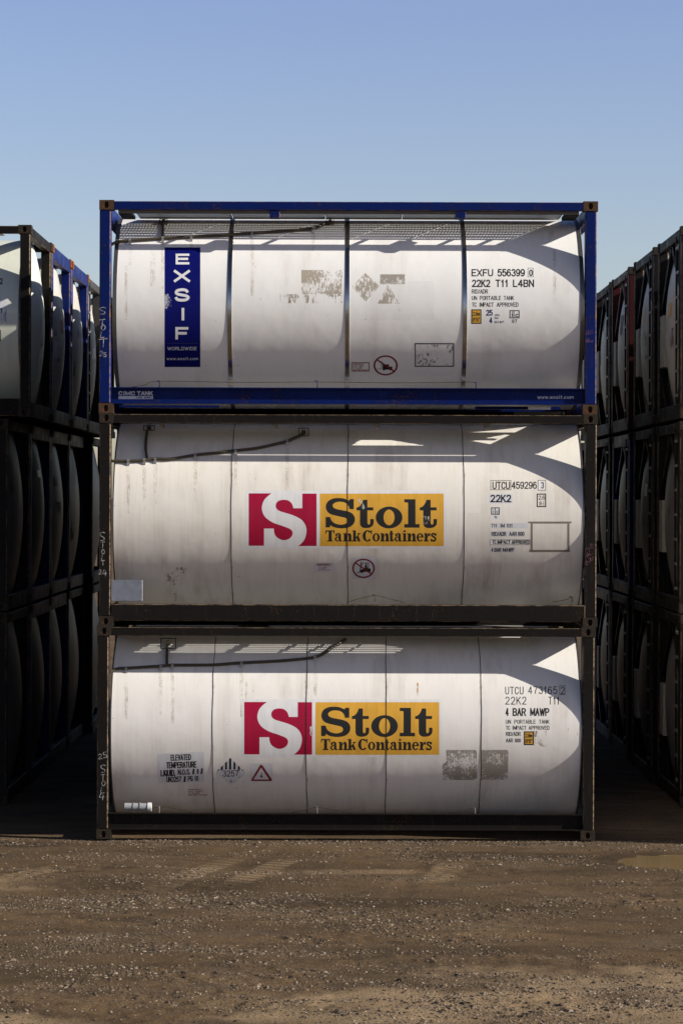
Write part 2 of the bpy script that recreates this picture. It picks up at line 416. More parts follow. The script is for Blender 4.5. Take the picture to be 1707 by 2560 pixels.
def container(label, loc, frame='black', cast='casting_dark', tank='tank_d', group=None, rail='channel', bands='seam', band_x=(-1.43,0,1.43),
              walk=True, ladder=0, braces=0, box=0):
    root = bpy.data.objects.new('tank_container', None); C.objects.link(root); root.location = loc
    root.empty_display_size = 0.3
    tag(root, label, 'tank container', group)
    P = {}
    P['tank'] = put('tank', cached(('tank', tank), lambda: tank_mesh(M[tank], 0.03 if tank in ('tank_a', 'tank_b', 'tank_c') else 0.165)), root)
    if bands == 'steel':
        for x in band_x: put('steel_band', cached('band', lambda: ring_mesh('steel_band', M['steel'], 0.050, 0.006)), P['tank'], (x,0,0))
    elif bands == 'seam':
        if tank in ('tank_b', 'tank_c'):
            for i, x in enumerate(band_x): put('seam_stain', cached(('stain', i), lambda: ring_mesh('seam_stain', M['seam_stain'], 0.045, 0.0007, 0.014, i*3.3)), P['tank'], (x,0,0))
        for i, x in enumerate(band_x): put('seam', cached(('seam', i), lambda: ring_mesh('seam', M['seam'], 0.008, 0.003, 0.010, i*3.3)), P['tank'], (x,0,0))
    for s in (-1, 1):
        put('end_ring', cached(('ering', bands), lambda: ring_mesh('end_ring', M['ring'], 0.048 if bands == 'steel' else 0.016, 0.005)), P['tank'], (s*(TL-(0.026 if bands == 'steel' else 0.008)),0,0))
    fm, cm = M[frame], M[cast]
    P['post'] = {}
    for sx in (-1, 1):
        for sy, y in ((0, 0.083), (1, W-0.083)):
            P['post'][(sx, sy)] = put('corner_post', cached(('post', frame), lambda: post_mesh(fm)), root, (sx*(HL-POST/2-0.003) - (0.012 if sx > 0 else 0), y, 0))
            for z in (CZ/2, H-CZ/2):
                put('corner_casting', cached(('cast', cast), lambda: casting_mesh(cm)), root, (sx*(HL-CX/2), CY/2 if not sy else W-CY/2, z))
        put('top_end_rail', cached(('ter', frame), lambda: end_rail(fm, True, frame == 'blue')), root, (sx*(HL-0.06),0,0))
        put('bottom_end_rail', cached(('ber', frame), lambda: end_rail(fm, False, False)), root, (sx*(HL-0.06),0,0))
    for sy in (0, 1):
        for key, fn in (('tsr', lambda: top_side_rail(fm)), (('bsr', rail), lambda: bottom_side_rail(fm, rail))):
            o = put('top_side_rail' if key == 'tsr' else 'bottom_side_rail', cached((key, frame, rail if key == 'bsr' else ''), fn), root)
            if sy: o.location = (0, W, 0); o.rotation_euler = (0, 0, math.pi)
            else: P[key if key == 'tsr' else 'bsr'] = o
    if walk: put('walkway', cached('walk', lambda: plain_walkway(M['galv'])), root)
    if braces:                                           # diagonal struts in the end frame
        x = braces*(HL-0.07)
        for a, b_ in (((1.30,2.40),(2.25,1.62)), ((1.14,2.40),(0.19,1.62)), ((2.28,0.72),(1.75,0.19)), ((0.16,0.72),(0.69,0.19))):
            mb = MB(); mb.bar((x,a[0],a[1]), (x,b_[0],b_[1]), 0.09, 0.07, (1,0,0)); mb.build('end_brace', fm, root)
    if ladder:
        mb = MB(); x = ladder*(HL-0.012)
        for y in (0.20, 0.52): mb.box(x-0.012, x+0.012, y-0.022, y+0.022, 0.2, 2.5)
        lad = put('ladder', cached(('ladder', ladder, frame), lambda: mb.mesh('ladder', fm)), root)
        for k in range(7):
            def rung():
                m2 = MB(); m2.box(x-0.016, x+0.016, 0.222, 0.498, -0.018, 0.018); return m2.mesh('rung', M['rung'])
            put('rung', cached(('rung', ladder), rung), lad, (0, 0, 0.32+0.335*k))
    if box:
        mb = MB(); x = box*HL
        mb.cbox(min(x, x-box*0.11), max(x, x-box*0.11), 1.78, 2.12, 0.78, 1.52, 0.01)
        put('document_box', cached(('dbox', box), lambda: mb.mesh('document_box', M['box'])), root)
    return root, P

# ------------------------------------------------------------------ mapping photograph pixels to points on real surfaces
def ray(px, py):
    u, v = px - PX0, py - PY0
    c, s_ = math.cos(ROLL), math.sin(ROLL)
    u, v = u*c + v*s_, -u*s_ + v*c
    return Vector((u/F_PX, 1.0, -v/F_PX))
CAM = Vector((0, -CAM_D, CAM_H))
class Barrel:
    def __init__(s, base): s.base = Vector(base)
    def __call__(s, px, py, off):
        d = ray(px, py); r = TR + off
        oy, oz = CAM.y - (s.base.y+TY), CAM.z - (s.base.z+TZ)
        a = d.y*d.y + d.z*d.z; b_ = oy*d.y + oz*d.z; c = oy*oy + oz*oz - r*r
        q = max(b_*b_ - a*c, 0.0)
        t = (-b_ - math.sqrt(q))/a
        return CAM + d*t - s.base
class Plane:
    def __init__(s, base, y): s.base = Vector(base); s.y = y
    def __call__(s, px, py, off):
        d = ray(px, py); t = (s.base.y + s.y - off - CAM.y)/d.y
        return CAM + d*t - s.base

def decal(name, parent, surf, polys, mat, off, step=9.0, stepoff=0.0, cyc=1000):
    """flat shapes in photo pixels laid onto a surface as thin vinyl; polys = list of [outline, hole, ...]"""
    bm = bmesh.new()
    lay = []
    for pi, loops in enumerate(polys):
        if isinstance(loops, tuple):                    # a pen stroke: strip of quads
            L, Rr = loops
            for qi in range(len(L)-1):
                zz_ = -(pi % cyc + 0.03*qi)*0.001
                bm.faces.new([bm.verts.new((p[0], p[1], zz_)) for p in (L[qi], L[qi+1], Rr[qi+1], Rr[qi])])
            continue
        flat = [p for lp in loops for p in lp]
        tris = tessellate_polygon([[Vector((p[0], p[1], 0)) for p in lp] for lp in loops])
        vs = [bm.verts.new((p[0], p[1], -(pi % cyc)*0.001)) for p in flat]
        for t in tris:
            try: bm.faces.new([vs[i] for i in t])
            except ValueError: pass
    ys = [v.co.y for v in bm.verts]
    step *= 0.55
    if step:
        y = min(ys) + step
        while y < max(ys) - 0.2:
            bmesh.ops.bisect_plane(bm, geom=bm.verts[:]+bm.edges[:]+bm.faces[:], plane_co=(0,y,0), plane_no=(0,1,0))
            y += step
    for v in bm.verts:
        k = -v.co.z/0.001
        v.co = surf(v.co.x, v.co.y, max((off + k*stepoff)*0.2, 0.00022))
    bmesh.ops.remove_doubles(bm, verts=bm.verts[:], dist=1e-6)
    for f in bm.faces:
        f.normal_update()
        if f.normal.y > 0: f.normal_flip()
    me = bpy.data.meshes.new(name); bm.to_mesh(me); bm.free()
    me.materials.append(mat)
    return put(name, me, parent)

def rect(x0, y0, x1, y1): return [(x0,y0),(x1,y0),(x1,y1),(x0,y1)]
def ell(cx, cy, rx, ry, k=40, a0=0, a1=360): return [(cx+rx*math.cos(R(a0+(a1-a0)*i/k)), cy+ry*math.sin(R(a0+(a1-a0)*i/k))) for i in range(k if a1-a0 == 360 else k+1)]
def frame_poly(x0, y0, x1, y1, t): return [rect(x0,y0,x1,y1), rect(x0+t,y0+t,x1-t,y1-t)]

def stroke(pts, w):
    """ribbon outline of a polyline"""
    pts = [Vector((p[0], p[1])) for p in pts]; L, Rr = [], []
    for i, p in enumerate(pts):
        d = (pts[min(i+1,len(pts)-1)] - pts[max(i-1,0)]).normalized(); nn = Vector((-d.y, d.x))*w/2
        L.append(tuple(p+nn)); Rr.append(tuple(p-nn))
    return (L, Rr)
def strokes(lines, w): return [q for ln in lines for q in ([stroke(ln[i:i+2], w) for i in range(len(ln)-1)] if len(ln) < 3 else [stroke([(v.x, v.y) for v in catmull([(p[0],p[1],0) for p in ln], 4)], w)])]
def xf(lines, sc, ox, oy): return [[(ox+p[0]/sc, oy+p[1]/sc) for p in ln] for ln in lines]


# plain sign-writer's sans: every glyph is a few pen strokes in a unit box (y down); 'c' lines are smooth curves
def _l(*p): return [('l', p[i:i+2]) for i in range(len(p)-1)]
def _c(*p): return [('c', p)]
_O = _c((.5,0),(.12,.12),(0,.36),(0,.64),(.12,.88),(.5,1),(.88,.88),(1,.64),(1,.36),(.88,.12),(.5,0))
GL_ = {
 'A': _l((0,1),(.5,0)) + _l((.5,0),(1,1)) + _l((.2,.64),(.8,.64)), 'B': _l((0,0),(0,1)) + _l((0,0),(.55,0)) + _l((0,.48),(.55,.48)) + _l((0,1),(.55,1)) + _c((.55,0),(.88,.08),(.94,.24),(.86,.41),(.55,.48)) + _c((.55,.48),(.9,.56),(1,.74),(.9,.93),(.55,1)),
 'C': _c((.97,.3),(.82,.07),(.5,0),(.12,.12),(0,.36),(0,.64),(.12,.88),(.5,1),(.84,.92),(.98,.68)), 'D': _l((0,0),(0,1)) + _l((0,0),(.45,0)) + _l((0,1),(.45,1)) + _c((.45,0),(.85,.1),(1,.36),(1,.64),(.85,.9),(.45,1)),
 'E': _l((0,0),(0,1)) + _l((0,0),(1,0)) + _l((0,.48),(.9,.48)) + _l((0,1),(1,1)), 'F': _l((0,0),(0,1)) + _l((0,0),(1,0)) + _l((0,.5),(.85,.5)),
 'G': _c((.95,.25),(.8,.06),(.5,0),(.12,.12),(0,.36),(0,.64),(.12,.88),(.5,1),(.95,.86)) + _l((.97,.9),(.97,.54),(.55,.54)), 'I': _l((.5,0),(.5,1)), 'K': _l((0,0),(0,1)) + _l((.95,0),(.05,.62)) + _l((.35,.4),(1,1)),
 'L': _l((0,0),(0,1),(1,1)), 'M': _l((0,1),(0,0)) + _l((0,0),(.5,.85)) + _l((.5,.85),(1,0)) + _l((1,0),(1,1)), 'N': _l((0,1),(0,0)) + _l((0,0),(1,1)) + _l((1,1),(1,0)), 'O': _O,
 'P': _l((0,0),(0,1)) + _l((0,0),(.55,0)) + _l((0,.54),(.55,.54)) + _c((.55,0),(.9,.08),(1,.27),(.9,.46),(.55,.54)), 'Q': _O + _l((.6,.72),(1,1.05)), 'R': _l((0,0),(0,1)) + _l((0,0),(.55,0)) + _l((0,.5),(.55,.5)) + _c((.55,0),(.9,.07),(1,.25),(.9,.43),(.55,.5)) + _l((.6,.5),(1,1)),
 'S': _c((.95,.27),(.82,.06),(.5,0),(.15,.08),(.04,.27),(.18,.42),(.5,.5),(.86,.6),(1,.75),(.84,.94),(.5,1),(.14,.93),(.02,.7)), 'T': _l((0,0),(1,0)) + _l((.5,0),(.5,1)), 'U': _l((0,0),(0,.64)) + _c((0,.64),(.1,.9),(.5,1),(.9,.9),(1,.64)) + _l((1,.64),(1,0)),
 'V': _l((0,0),(.5,1)) + _l((.5,1),(1,0)), 'W': _l((0,0),(.25,1)) + _l((.25,1),(.5,.1)) + _l((.5,.1),(.75,1)) + _l((.75,1),(1,0)), 'X': _l((0,0),(1,1)) + _l((1,0),(0,1)), 'Y': _l((0,0),(.5,.5),(.5,1)) + _l((1,0),(.5,.5)),
 '0': _O, '1': _l((.62,0),(.62,1)) + _l((.62,0),(.2,.24)), '2': _c((.04,.28),(.16,.07),(.5,0),(.84,.07),(.95,.27),(.82,.5),(.1,.95)) + _l((.02,1),(1,1)), '3': _c((.05,.22),(.2,.05),(.5,0),(.82,.07),(.92,.25),(.8,.42),(.45,.47)) + _c((.45,.47),(.86,.54),(1,.74),(.84,.94),(.5,1),(.16,.94),(.02,.74)),
 '4': _l((.72,0),(.72,1)) + _l((.68,.02),(.02,.7)) + _l((0,.72),(1,.72)), '5': _l((.9,0),(.16,0),(.06,.48)) + _c((.06,.48),(.3,.36),(.55,.35),(.9,.44),(1,.67),(.86,.93),(.5,1),(.15,.94),(.02,.74)),
 '6': _c((.92,.2),(.78,.05),(.5,0),(.16,.12),(.02,.42),(0,.68),(.14,.92),(.5,1),(.86,.92),(.98,.68),(.86,.46),(.5,.38),(.16,.46),(.03,.66)), '7': _l((0,0),(1,0)) + _c((1,.02),(.6,.45),(.4,1)), '8': _c((.5,0),(.18,.06),(.08,.24),(.2,.41),(.5,.46),(.8,.41),(.92,.24),(.82,.06),(.5,0)) + _c((.5,.46),(.14,.54),(0,.74),(.14,.94),(.5,1),(.86,.94),(1,.74),(.86,.54),(.5,.46)),
 '9': _c((.97,.34),(.84,.54),(.5,.62),(.14,.54),(.02,.32),(.14,.08),(.5,0),(.86,.08),(1,.34),(.98,.6),(.84,.88),(.5,1),(.2,.95),(.06,.8)), '/': _l((1,-.02),(0,1.02)), '.': _l((.2,.9),(.2,1)), ',': _l((.3,.9),(.2,1.12)), "'": _l((.3,0),(.3,.28)), '"': _l((.2,0),(.2,.28)) + _l((.7,0),(.7,.28)),
 'w': _l((0,.32),(.25,1)) + _l((.25,1),(.5,.4)) + _l((.5,.4),(.75,1)) + _l((.75,1),(1,.32)), 'e': _l((.05,.66),(.95,.66)) + _c((.97,.66),(.85,.42),(.5,.32),(.12,.44),(0,.66),(.14,.9),(.5,1),(.92,.86)), 'x': _l((0,.32),(1,1)) + _l((1,.32),(0,1)), 's': _c((.9,.46),(.5,.32),(.1,.44),(.3,.62),(.75,.68),(.95,.84),(.55,1),(.05,.88)),
 'i': _l((.5,.4),(.5,1)) + _l((.5,.0),(.5,.06)), 'f': _c((.9,.02),(.5,.06),(.42,.3)) + _l((.42,.3),(.42,1)) + _l((.05,.34),(.85,.34)), 'c': _c((.95,.48),(.55,.32),(.12,.42),(0,.66),(.12,.9),(.55,1),(.96,.85)), 'o': _c((.5,.32),(.12,.42),(0,.66),(.12,.9),(.5,1),(.88,.9),(1,.66),(.88,.42),(.5,.32)),
 'm': _l((0,.32),(0,1)) + _c((0,.5),(.22,.33),(.46,.42),(.5,1)) + _c((.5,.5),(.74,.33),(.96,.42),(1,1)), 'b': _l((0,0),(0,1)) + _c((0,.66),(.14,.42),(.5,.32),(.88,.42),(1,.66),(.88,.9),(.5,1),(.14,.9),(0,.66)), 'a': _l((.95,.5),(.95,1)) + _c((.05,.46),(.5,.32),(.92,.46)) + _c((.92,.6),(.4,.64),(.03,.8),(.3,1),(.92,.88)), 'r': _l((.1,.32),(.1,1)) + _c((.1,.56),(.4,.36),(.95,.36)),
}
GW = {'I': .22, '1': .62, '.': .16, ',': .18, "'": .18, '"': .4, 'i': .2, '/': .5, 'M': 1.25, 'W': 1.45, 'w': 1.15, 'm': 1.25, 'f': .55, 'r': .55, 's': .8, 'c': .8, 'e': .85, 'a': .85, 'o': .88, 'x': .85, 'b': .88, 'L': .85, 'E': .88, 'F': .82, ' ': .7}
def text_strokes(text, x0, y0, x1, y1, wt, slope=0.0, gap=0.42):
    """outlines of a line of lettering that exactly fills the rectangle"""
    ws = [GW.get(ch, 1.0) for ch in text]; tot = sum(ws) + gap*(len(text)-1)
    th = wt*(y1-y0); u = (x1-x0-th)/tot if len(text) > 1 or GW.get(text, 1) > .3 else (x1-x0)/tot
    xx, out = x0 + th/2, []
    for ch, w in zip(text, ws):
        for kind, p in GL_.get(ch, []):
            q = [(xx + a[0]*w*u, y0 + th/2 + a[1]*(y1-y0-th)) for a in p]
            q = [(a, b_ + slope*(a-(x0+x1)/2)) for a, b_ in q]
            if kind == 'l':
                d = (Vector(q[1])-Vector(q[0])); d = d.normalized()*th*0.48 if d.length else d
                q = [(q[0][0]-d.x, q[0][1]-d.y), (q[1][0]+d.x, q[1][1]+d.y)]
                out.append(stroke(q, th))
            else: out.append(stroke([(v.x, v.y) for v in catmull([(a, b_, 0) for a, b_ in q], 4)], th))
        xx += (w+gap)*u
    return out
def lettering(name, parent, surf, items, mat, off=0.0025, wt=0.16, gap=0.42, words=False):
    """one object per line; items: (text, x0, y0, x1, y1[, slope]) in photo pixels"""
    lines = {}
    for it in items: lines.setdefault((round(it[2]/4), it[1] if words else 0), []).append(it)
    for ln in lines.values():
        polys = [q for it in ln for q in text_strokes(*it[:5], wt, it[5] if len(it) > 5 else 0.0, gap)]
        decal(name, parent, surf, polys, mat, off, 9.0, 0.00006, 9)

# ------------------------------------------------------------------ the three tank containers in the middle
XC = 0.072
Z2, Z3 = H, 2*H
base_top, base_mid, base_bot = Vector((XC+0.005, 0.0, Z3)), Vector((XC+0.012, 0.0, Z2)), Vector((XC-0.008, 0.0, 0.0))
top, PT = container('blue framed white tank container with navy panel, topmost of the middle stack', base_top, 'blue', 'casting', 'tank_a',
                    'tank containers of the middle stack', 'channel', 'steel', (-1.443, -0.012, 1.418), walk=False)
mid, PM = container('black framed cream tank container with silver plate, second up in the middle stack', base_mid, 'black', 'casting_dark', 'tank_b',
                    'tank containers of the middle stack', 'solid', 'seam', (-1.425, -0.005, 1.41), walk=False)
bot, PB = container('black framed white tank container standing on the gravel under the middle stack', base_bot, 'black', 'casting_dark', 'tank_c',
                    'tank containers of the middle stack', 'channel', 'seam', (-1.625, -0.48, 0.49, 1.645), walk=False)
BT, BM_, BB = Barrel(base_top), Barrel(base_mid), Barrel(base_bot)

for x in (-1.443, -0.012, 1.418):
    for py_ in (945, 1000):
        q = BT(868, py_, 0.008); mb = MB(); mb.cbox(x-0.022, x+0.022, q.y-0.006, q.y+0.02, q.z-0.028, q.z+0.028, 0.004)
        if py_ == 945: mb.build('band_clip', M['clamp'], PT['tank'])
# ---- walkways with the gaps and slots that let the low sun through
def toward_sun(p, z):
    k = (z - p.z)/SUN.z; return p + SUN*k
def inside(pt, poly):
    x, y = pt; r = False
    for i in range(len(poly)):
        (x1, y1), (x2, y2) = poly[i], poly[i-1]
        if (y1 > y) != (y2 > y) and x < (x2-x1)*(y-y1)/(y2-y1)+x1: r = not r
    return r
def slotted(mb, x0, x1, y0, y1, z, pitch=0.0375, hx=0.0095, hy=0.0075, py=0.058):
    """plate pierced by staggered slots"""
    ny = int((y1-y0)/py); py = (y1-y0)/ny
    for r in range(ny):
        ya = y0 + r*py; yb = ya+py; ym = (ya+yb)/2; sh = (r % 2)*pitch/2
        nx = int((x1-x0)/pitch); xs = x0 + sh
        if sh: mb.quad((x0,ya,z),(xs,ya,z),(xs,yb,z),(x0,yb,z))
        for c in range(nx):
            a = xs + c*pitch; b_ = min(a+pitch, x1)
            if b_-a < pitch*0.9: mb.quad((a,ya,z),(b_,ya,z),(b_,yb,z),(a,yb,z)); continue
            xm = (a+b_)/2
            mb.quad((a,ya,z),(b_,ya,z),(b_,ym-hy,z),(a,ym-hy,z)); mb.quad((a,ym+hy,z),(b_,ym+hy,z),(b_,yb,z),(a,yb,z))
            mb.quad((a,ym-hy,z),(xm-hx,ym-hy,z),(xm-hx,ym+hy,z),(a,ym+hy,z)); mb.quad((xm+hx,ym-hy,z),(b_,ym-hy,z),(b_,ym+hy,z),(xm+hx,ym+hy,z))
        e = xs + nx*pitch
        if e < x1-1e-4: mb.quad((e,ya,z),(x1,ya,z),(x1,yb,z),(e,yb,z))
ZW = 2.458
mb = MB()
for x0, x1 in ((-2.60,-1.44),(-1.432,-0.29),(-0.282,0.66),(0.668,1.38),(1.388,2.62)):
    slotted(mb, x0, x1, 0.225, 0.66, ZW)
    mb.box(x0, x1, 0.219, 0.224, ZW-0.008, ZW+0.004); mb.box(x0, x1, 0.662, 0.85, ZW, ZW+0.004)
mb.box(-2.6, 2.6, W-0.66, W-0.22, ZW, ZW+0.004)
mb.build('walkway', M['galv'], top)
mb = MB(); mb.box(-HL+CX+0.05, HL-CX-0.05, 0.034, 0.060, 2.432, 2.472); mb.build('rail_lip', M['lip'], top)
for px_ in (412, 571, 815, 1035, 1143, 1243, 1338):     # small hangers between rail and walkway
    x = BT(px_, 540, 0).x; mb = MB()
    mb.box(x-0.03, x+0.03, 0.05, 0.24, 2.44, 2.452); mb.box(x+0.018, x+0.03, 0.06, 0.23, 2.452, 2.474)
    mb.build('walkway_hanger', M['clamp'], top)
for x0, x1 in ((-2.80,-2.64),(2.64,2.80)):
    mb = MB(); mb.box(x0, x1, 0.07, 0.62, 2.425, 2.465); mb.build('walkway_end_plate', M['void'], top)
for px_ in (693, 1141):
    x = BT(px_, 540, 0).x; mb = MB(); mb.cbox(x-0.062, x+0.062, 0.012, 0.20, 2.382, 2.472, 0.006); mb.build('rail_bracket', M['blue'], top)

mb = MB(); zc = 2.485; zz = Z2 + zc
holes = []
for pl in ([(850+50/2.376,1000+277/2.376),(850+125/2.376,1000+237/2.376),(850+290/2.376,1000+237/2.376),(850+500/2.376,1000+270/2.376),(850+495/2.376,1000+277/2.376)],
           [(850+765/2.376,1000+247/2.376),(850+980/2.376,1000+205/2.376),(850+1085/2.376,1000+215/2.376),(850+965/2.376,1000+235/2.376),(850+910/2.376,1000+268/2.376)],
           [(850+1043/2.376,1000+290/2.376),(850+1110/2.376,1000+255/2.376),(850+1155/2.376,1000+247/2.376),(850+1075/2.376,1000+292/2.376)]):
    holes.append([(q.x, q.y) for q in (toward_sun(BM_(x, y, 0)+base_mid, zz)-base_mid for x, y in pl)])
gx, gy = 0.022, 0.011
nx, ny = int(5.12/gx), int(0.58/gy)
for i in range(nx):
    run = None
    for j in range(ny+1):
        x, y = -2.72+i*gx, 0.082+j*gy
        op = j < ny and (x > -0.93 and y < 0.118) or j < ny and any(inside((x+gx/2, y+gy/2), h) for h in holes)
        if j < ny and not op:
            if run is None: run = y
        elif run is not None:
            mb.box(x, x+gx, run, y, zc, zc+0.004); run = None
mb.box(-2.72, 2.78, W-0.62, W-0.09, zc, zc+0.004)
for x in (-2.3, -0.9, 0.35, 1.7): mb.box(x-0.02, x+0.02, 0.30, 0.62, zc-0.06, zc-0.001)
mb.build('walkway', M['galv'], mid)

mb = MB()
mb.box(-2.75, 2.44, 0.064, 0.335, zc, zc+0.004); mb.box(-2.75, 2.44, 0.54, 0.75, zc, zc+0.004)
edges = []
for a, b_ in ((220,232),(327,395),(418,556),(581,690),(700,764),(770,860),(862,990)):
    q0 = toward_sun(BB(a, 1634, 0)+base_bot, zc)-base_bot; q1 = toward_sun(BB(b_, 1634, 0)+base_bot, zc)-base_bot
    edges.append((q0.x, q1.x))
cur = -2.75
for a, b_ in edges:
    a = max(a, cur+0.01)
    mb.box(cur, a, 0.335, 0.54, zc, zc+0.004); slotted(mb, a, b_, 0.335, 0.54, zc+0.002, 0.0375, 0.011, 0.009, 0.04); cur = b_
mb.box(cur, 2.44, 0.335, 0.54, zc, zc+0.004)
mb.box(-2.75, 2.7, W-0.6, W-0.09, zc, zc+0.004)
mb.build('walkway', M['galv'], bot)
# perforated grating strip that shines on top of the lowest frame
mb = MB(); mb.box(-2.62, 2.55, 0.068, 0.16, H-0.012, H-0.006); put('grating_strip', mb.mesh('grating_strip', M['void']), bot)
mb = MB()
for i in range(228):
    x = -2.6 + i*0.0222
    if 0.3 + noise.noise(Vector((x*1.3, 0, 5))) > -0.05: mb.box(x, x+0.011, 0.074, 0.092, H-0.006, H+0.006)
put('grating_teeth', mb.mesh('grating_teeth', M['clamp']), bot)

# ---- drain hoses lying on the barrels
def hose(parent, B, pts, branch, clamps, plate, ox, oy, sc=2.376):
    pp = [(ox+p[0]/sc, oy+p[1]/sc) for p in pts]
    mb = MB(); mb.tube(catmull([B(x, y, 0.024) for x, y in pp], 6), 0.019, 10)
    mb.tube(catmull([B(ox+p[0]/sc, oy+p[1]/sc, 0.022) for p in branch], 4), 0.017, 8)
    h = mb.build('drain_hose', M['hose'], parent, True)
    for c in clamps:
        cx = ox+c/sc
        k = max(i for i in range(len(pp)-1) if pp[i][0] <= cx)
        t = (cx-pp[k][0])/(pp[k+1][0]-pp[k][0]); cy = pp[k][1]+(pp[k+1][1]-pp[k][1])*t
        a, b_ = B(cx-3, cy+0.0, 0.024), B(cx+3, cy, 0.024)
        mb = MB(); mb.tube([a, b_], 0.024, 10)
        q = B(cx, cy+8, 0.012); mb.box(q.x-0.016, q.x+0.016, q.y-0.006, q.y+0.004, q.z-0.018, q.z+0.024)
        mb.build('hose_clamp', M['clamp'], h)
        hh = 40 + (c*37 % 110)
        decal('drip_stain', parent, B, [[[(cx-5, cy+12), (cx+5, cy+12), (cx+4, cy+12+hh), (cx-3, cy+12+hh)]]], M['brown_drip'], 0.0012)
    for (x0, y0, x1, y1) in plate:
        x0, x1, y0, y1 = ox+x0/sc, ox+x1/sc, oy+y0/sc, oy+y1/sc
        decal('flange_plate', parent, B, [frame_poly(x0, y0, x1, y1, 2.0)], M['seam'], 0.005, 6)
        mb = MB(); c = (x0+x1)/2, (y0+y1)/2
        mb.tube([B(c[0], c[1], -0.01), B(c[0], c[1], 0.045)], 0.03, 10); mb.build('drain_outlet', M['hose'], parent)
hose(PT['tank'], BT, [(138,314),(165,300),(200,291),(250,288),(350,281),(440,275),(615,266),(850,253),(975,243),(1200,229),(1340,215),(1400,190),(1440,174)],
     [(446,272),(446,230),(450,185)], [250,445,614,975,1338], [(425,158,475,192),(1413,158,1462,195)], 220, 480)
hose(PM['tank'], BM_, [(138,362),(240,362),(320,358),(400,350),(460,351),(520,347),(640,326),(760,314),(850,303),(1000,286),(1120,260),(1180,245),(1250,215),(1285,196)],
     [(352,348),(345,300),(345,240),(352,185)], [240,335,400,638,878,1182], [(330,150,398,182),(1250,165,1312,215)], 220, 1000)
hose(PB['tank'], BB, [(130,334),(180,313),(230,310),(435,297),(500,292),(740,290),(910,278),(1130,267),(1290,253),(1350,243),(1400,222),(1470,175),(1530,138)],
     [(469,288),(470,220),(474,150)], [228,433,502,912,1348], [(432,130,524,195)], 220, 1540)

# ---- pull cables along the lower rails
def cables(parent, base, posts, y_top, wires, mat):
    for (px_, pyt) in posts:
        q = Plane(base, 0.07)(px_, pyt, 0); mb = MB()
        mb.tube([(q.x, 0.07, 0.30), (q.x, 0.07, q.z), (q.x-0.03, 0.085, q.z+0.002)], 0.006, 6); mb.build('cable_post', mat, parent)
    for w in wires:
        mb = MB(); mb.tube(catmull([Plane(base, 0.075)(x, y, 0) for x, y in w], 5), 0.0035, 5); mb.build('pull_cable', M['seam'], parent)
cables(top, base_top, [(399,952),(793,952),(1189,956)], 0, [[(330,968),(365,962),(398,953),(600,956),(792,955),(1000,957),(1180,955)]], M['blue'])
cables(mid, base_mid, [(441,1485),(937,1487),(1429,1492)], 0, [[(870,1505),(900,1496),(937,1489),(970,1496),(1010,1506)],[(1380,1505),(1410,1500),(1429,1492)]], M['hose'])
cables(bot, base_bot, [(399,2016),(793,2018),(1187,2020)], 0, [[(376,2022),(399,2017),(430,2020),(480,2031)],[(730,2031),(760,2026),(793,2018),(830,2024),(880,2032)],[(1120,2032),(1160,2026),(1190,2018)]], M['clamp'])

# ---- things bolted low on the frames
pl = Plane(base_mid, 0.03)
a, b_ = pl(278, 1503, 0), pl(357, 1450, 0)
mb = MB(); mb.cbox(a.x, b_.x, 0.03, 0.05, a.z, b_.z, 0.004); plate = mb.build('silver_plate', M['alu'], mid)
for x in (a.x+0.02, (a.x+b_.x)/2, b_.x-0.02):
    for z in (a.z+0.02, b_.z-0.02):
        mb = MB(); mb.tube([(x,0.032,z),(x,0.022,z)], 0.008, 8); mb.build('bolt', M['clamp'], plate)
pl = Plane(base_bot, 0.06)
a, b_ = pl(312, 2017, 0), pl(379, 2018, 0)
mb = MB(); mb.tube([(a.x,0.08,a.z),(b_.x-0.04,0.08,b_.z)], 0.046, 20)
tube = mb.build('document_tube', M['pvc'], bot, True)
mb = MB(); mb.tube([(b_.x-0.045,0.08,b_.z),(b_.x,0.08,b_.z)], 0.054, 20); mb.build('tube_cap', M['white_vinyl'], tube, True)
for x in (a.x+0.10, a.x+0.18):
    mb = MB(); mb.tube([(x,0.08,a.z),(x+0.014,0.08,a.z)], 0.051, 20); mb.box(x, x+0.014, 0.075, 0.085, 0.30, a.z-0.04); mb.build('tube_strap', M['clamp'], tube, True)
# members seen under the blue frame, plus a pale block for a sun patch
a, b_ = Plane(base_top, 0.35)(1187, 1016, 0), Plane(base_top, 0.35)(1400, 1016, 0)
mb = MB(); mb.box(a.x, b_.x, 0.33, 0.37, 0.070, 0.105); mb.build('underframe_bar', M['blue'], top)
a, b_ = Plane(base_top, 0.5)(300, 1012, 0), Plane(base_top, 0.5)(548, 1012, 0)
mb = MB(); mb.box(a.x, b_.x, 0.45, 0.5, 0.085, 0.112); mb.build('underframe_bar', M['blue'], top)
a, b_ = Plane(base_top, 0.2)(1319, 1018, 0), Plane(base_top, 0.2)(1375, 1018, 0)
mb = MB(); mb.box(a.x, b_.x, 0.15, 0.2, 0.062, 0.10); mb.build('sunlit_patch_block', M['label_white'], top)  # pale block imitates the patch of sunlight on the blue bar

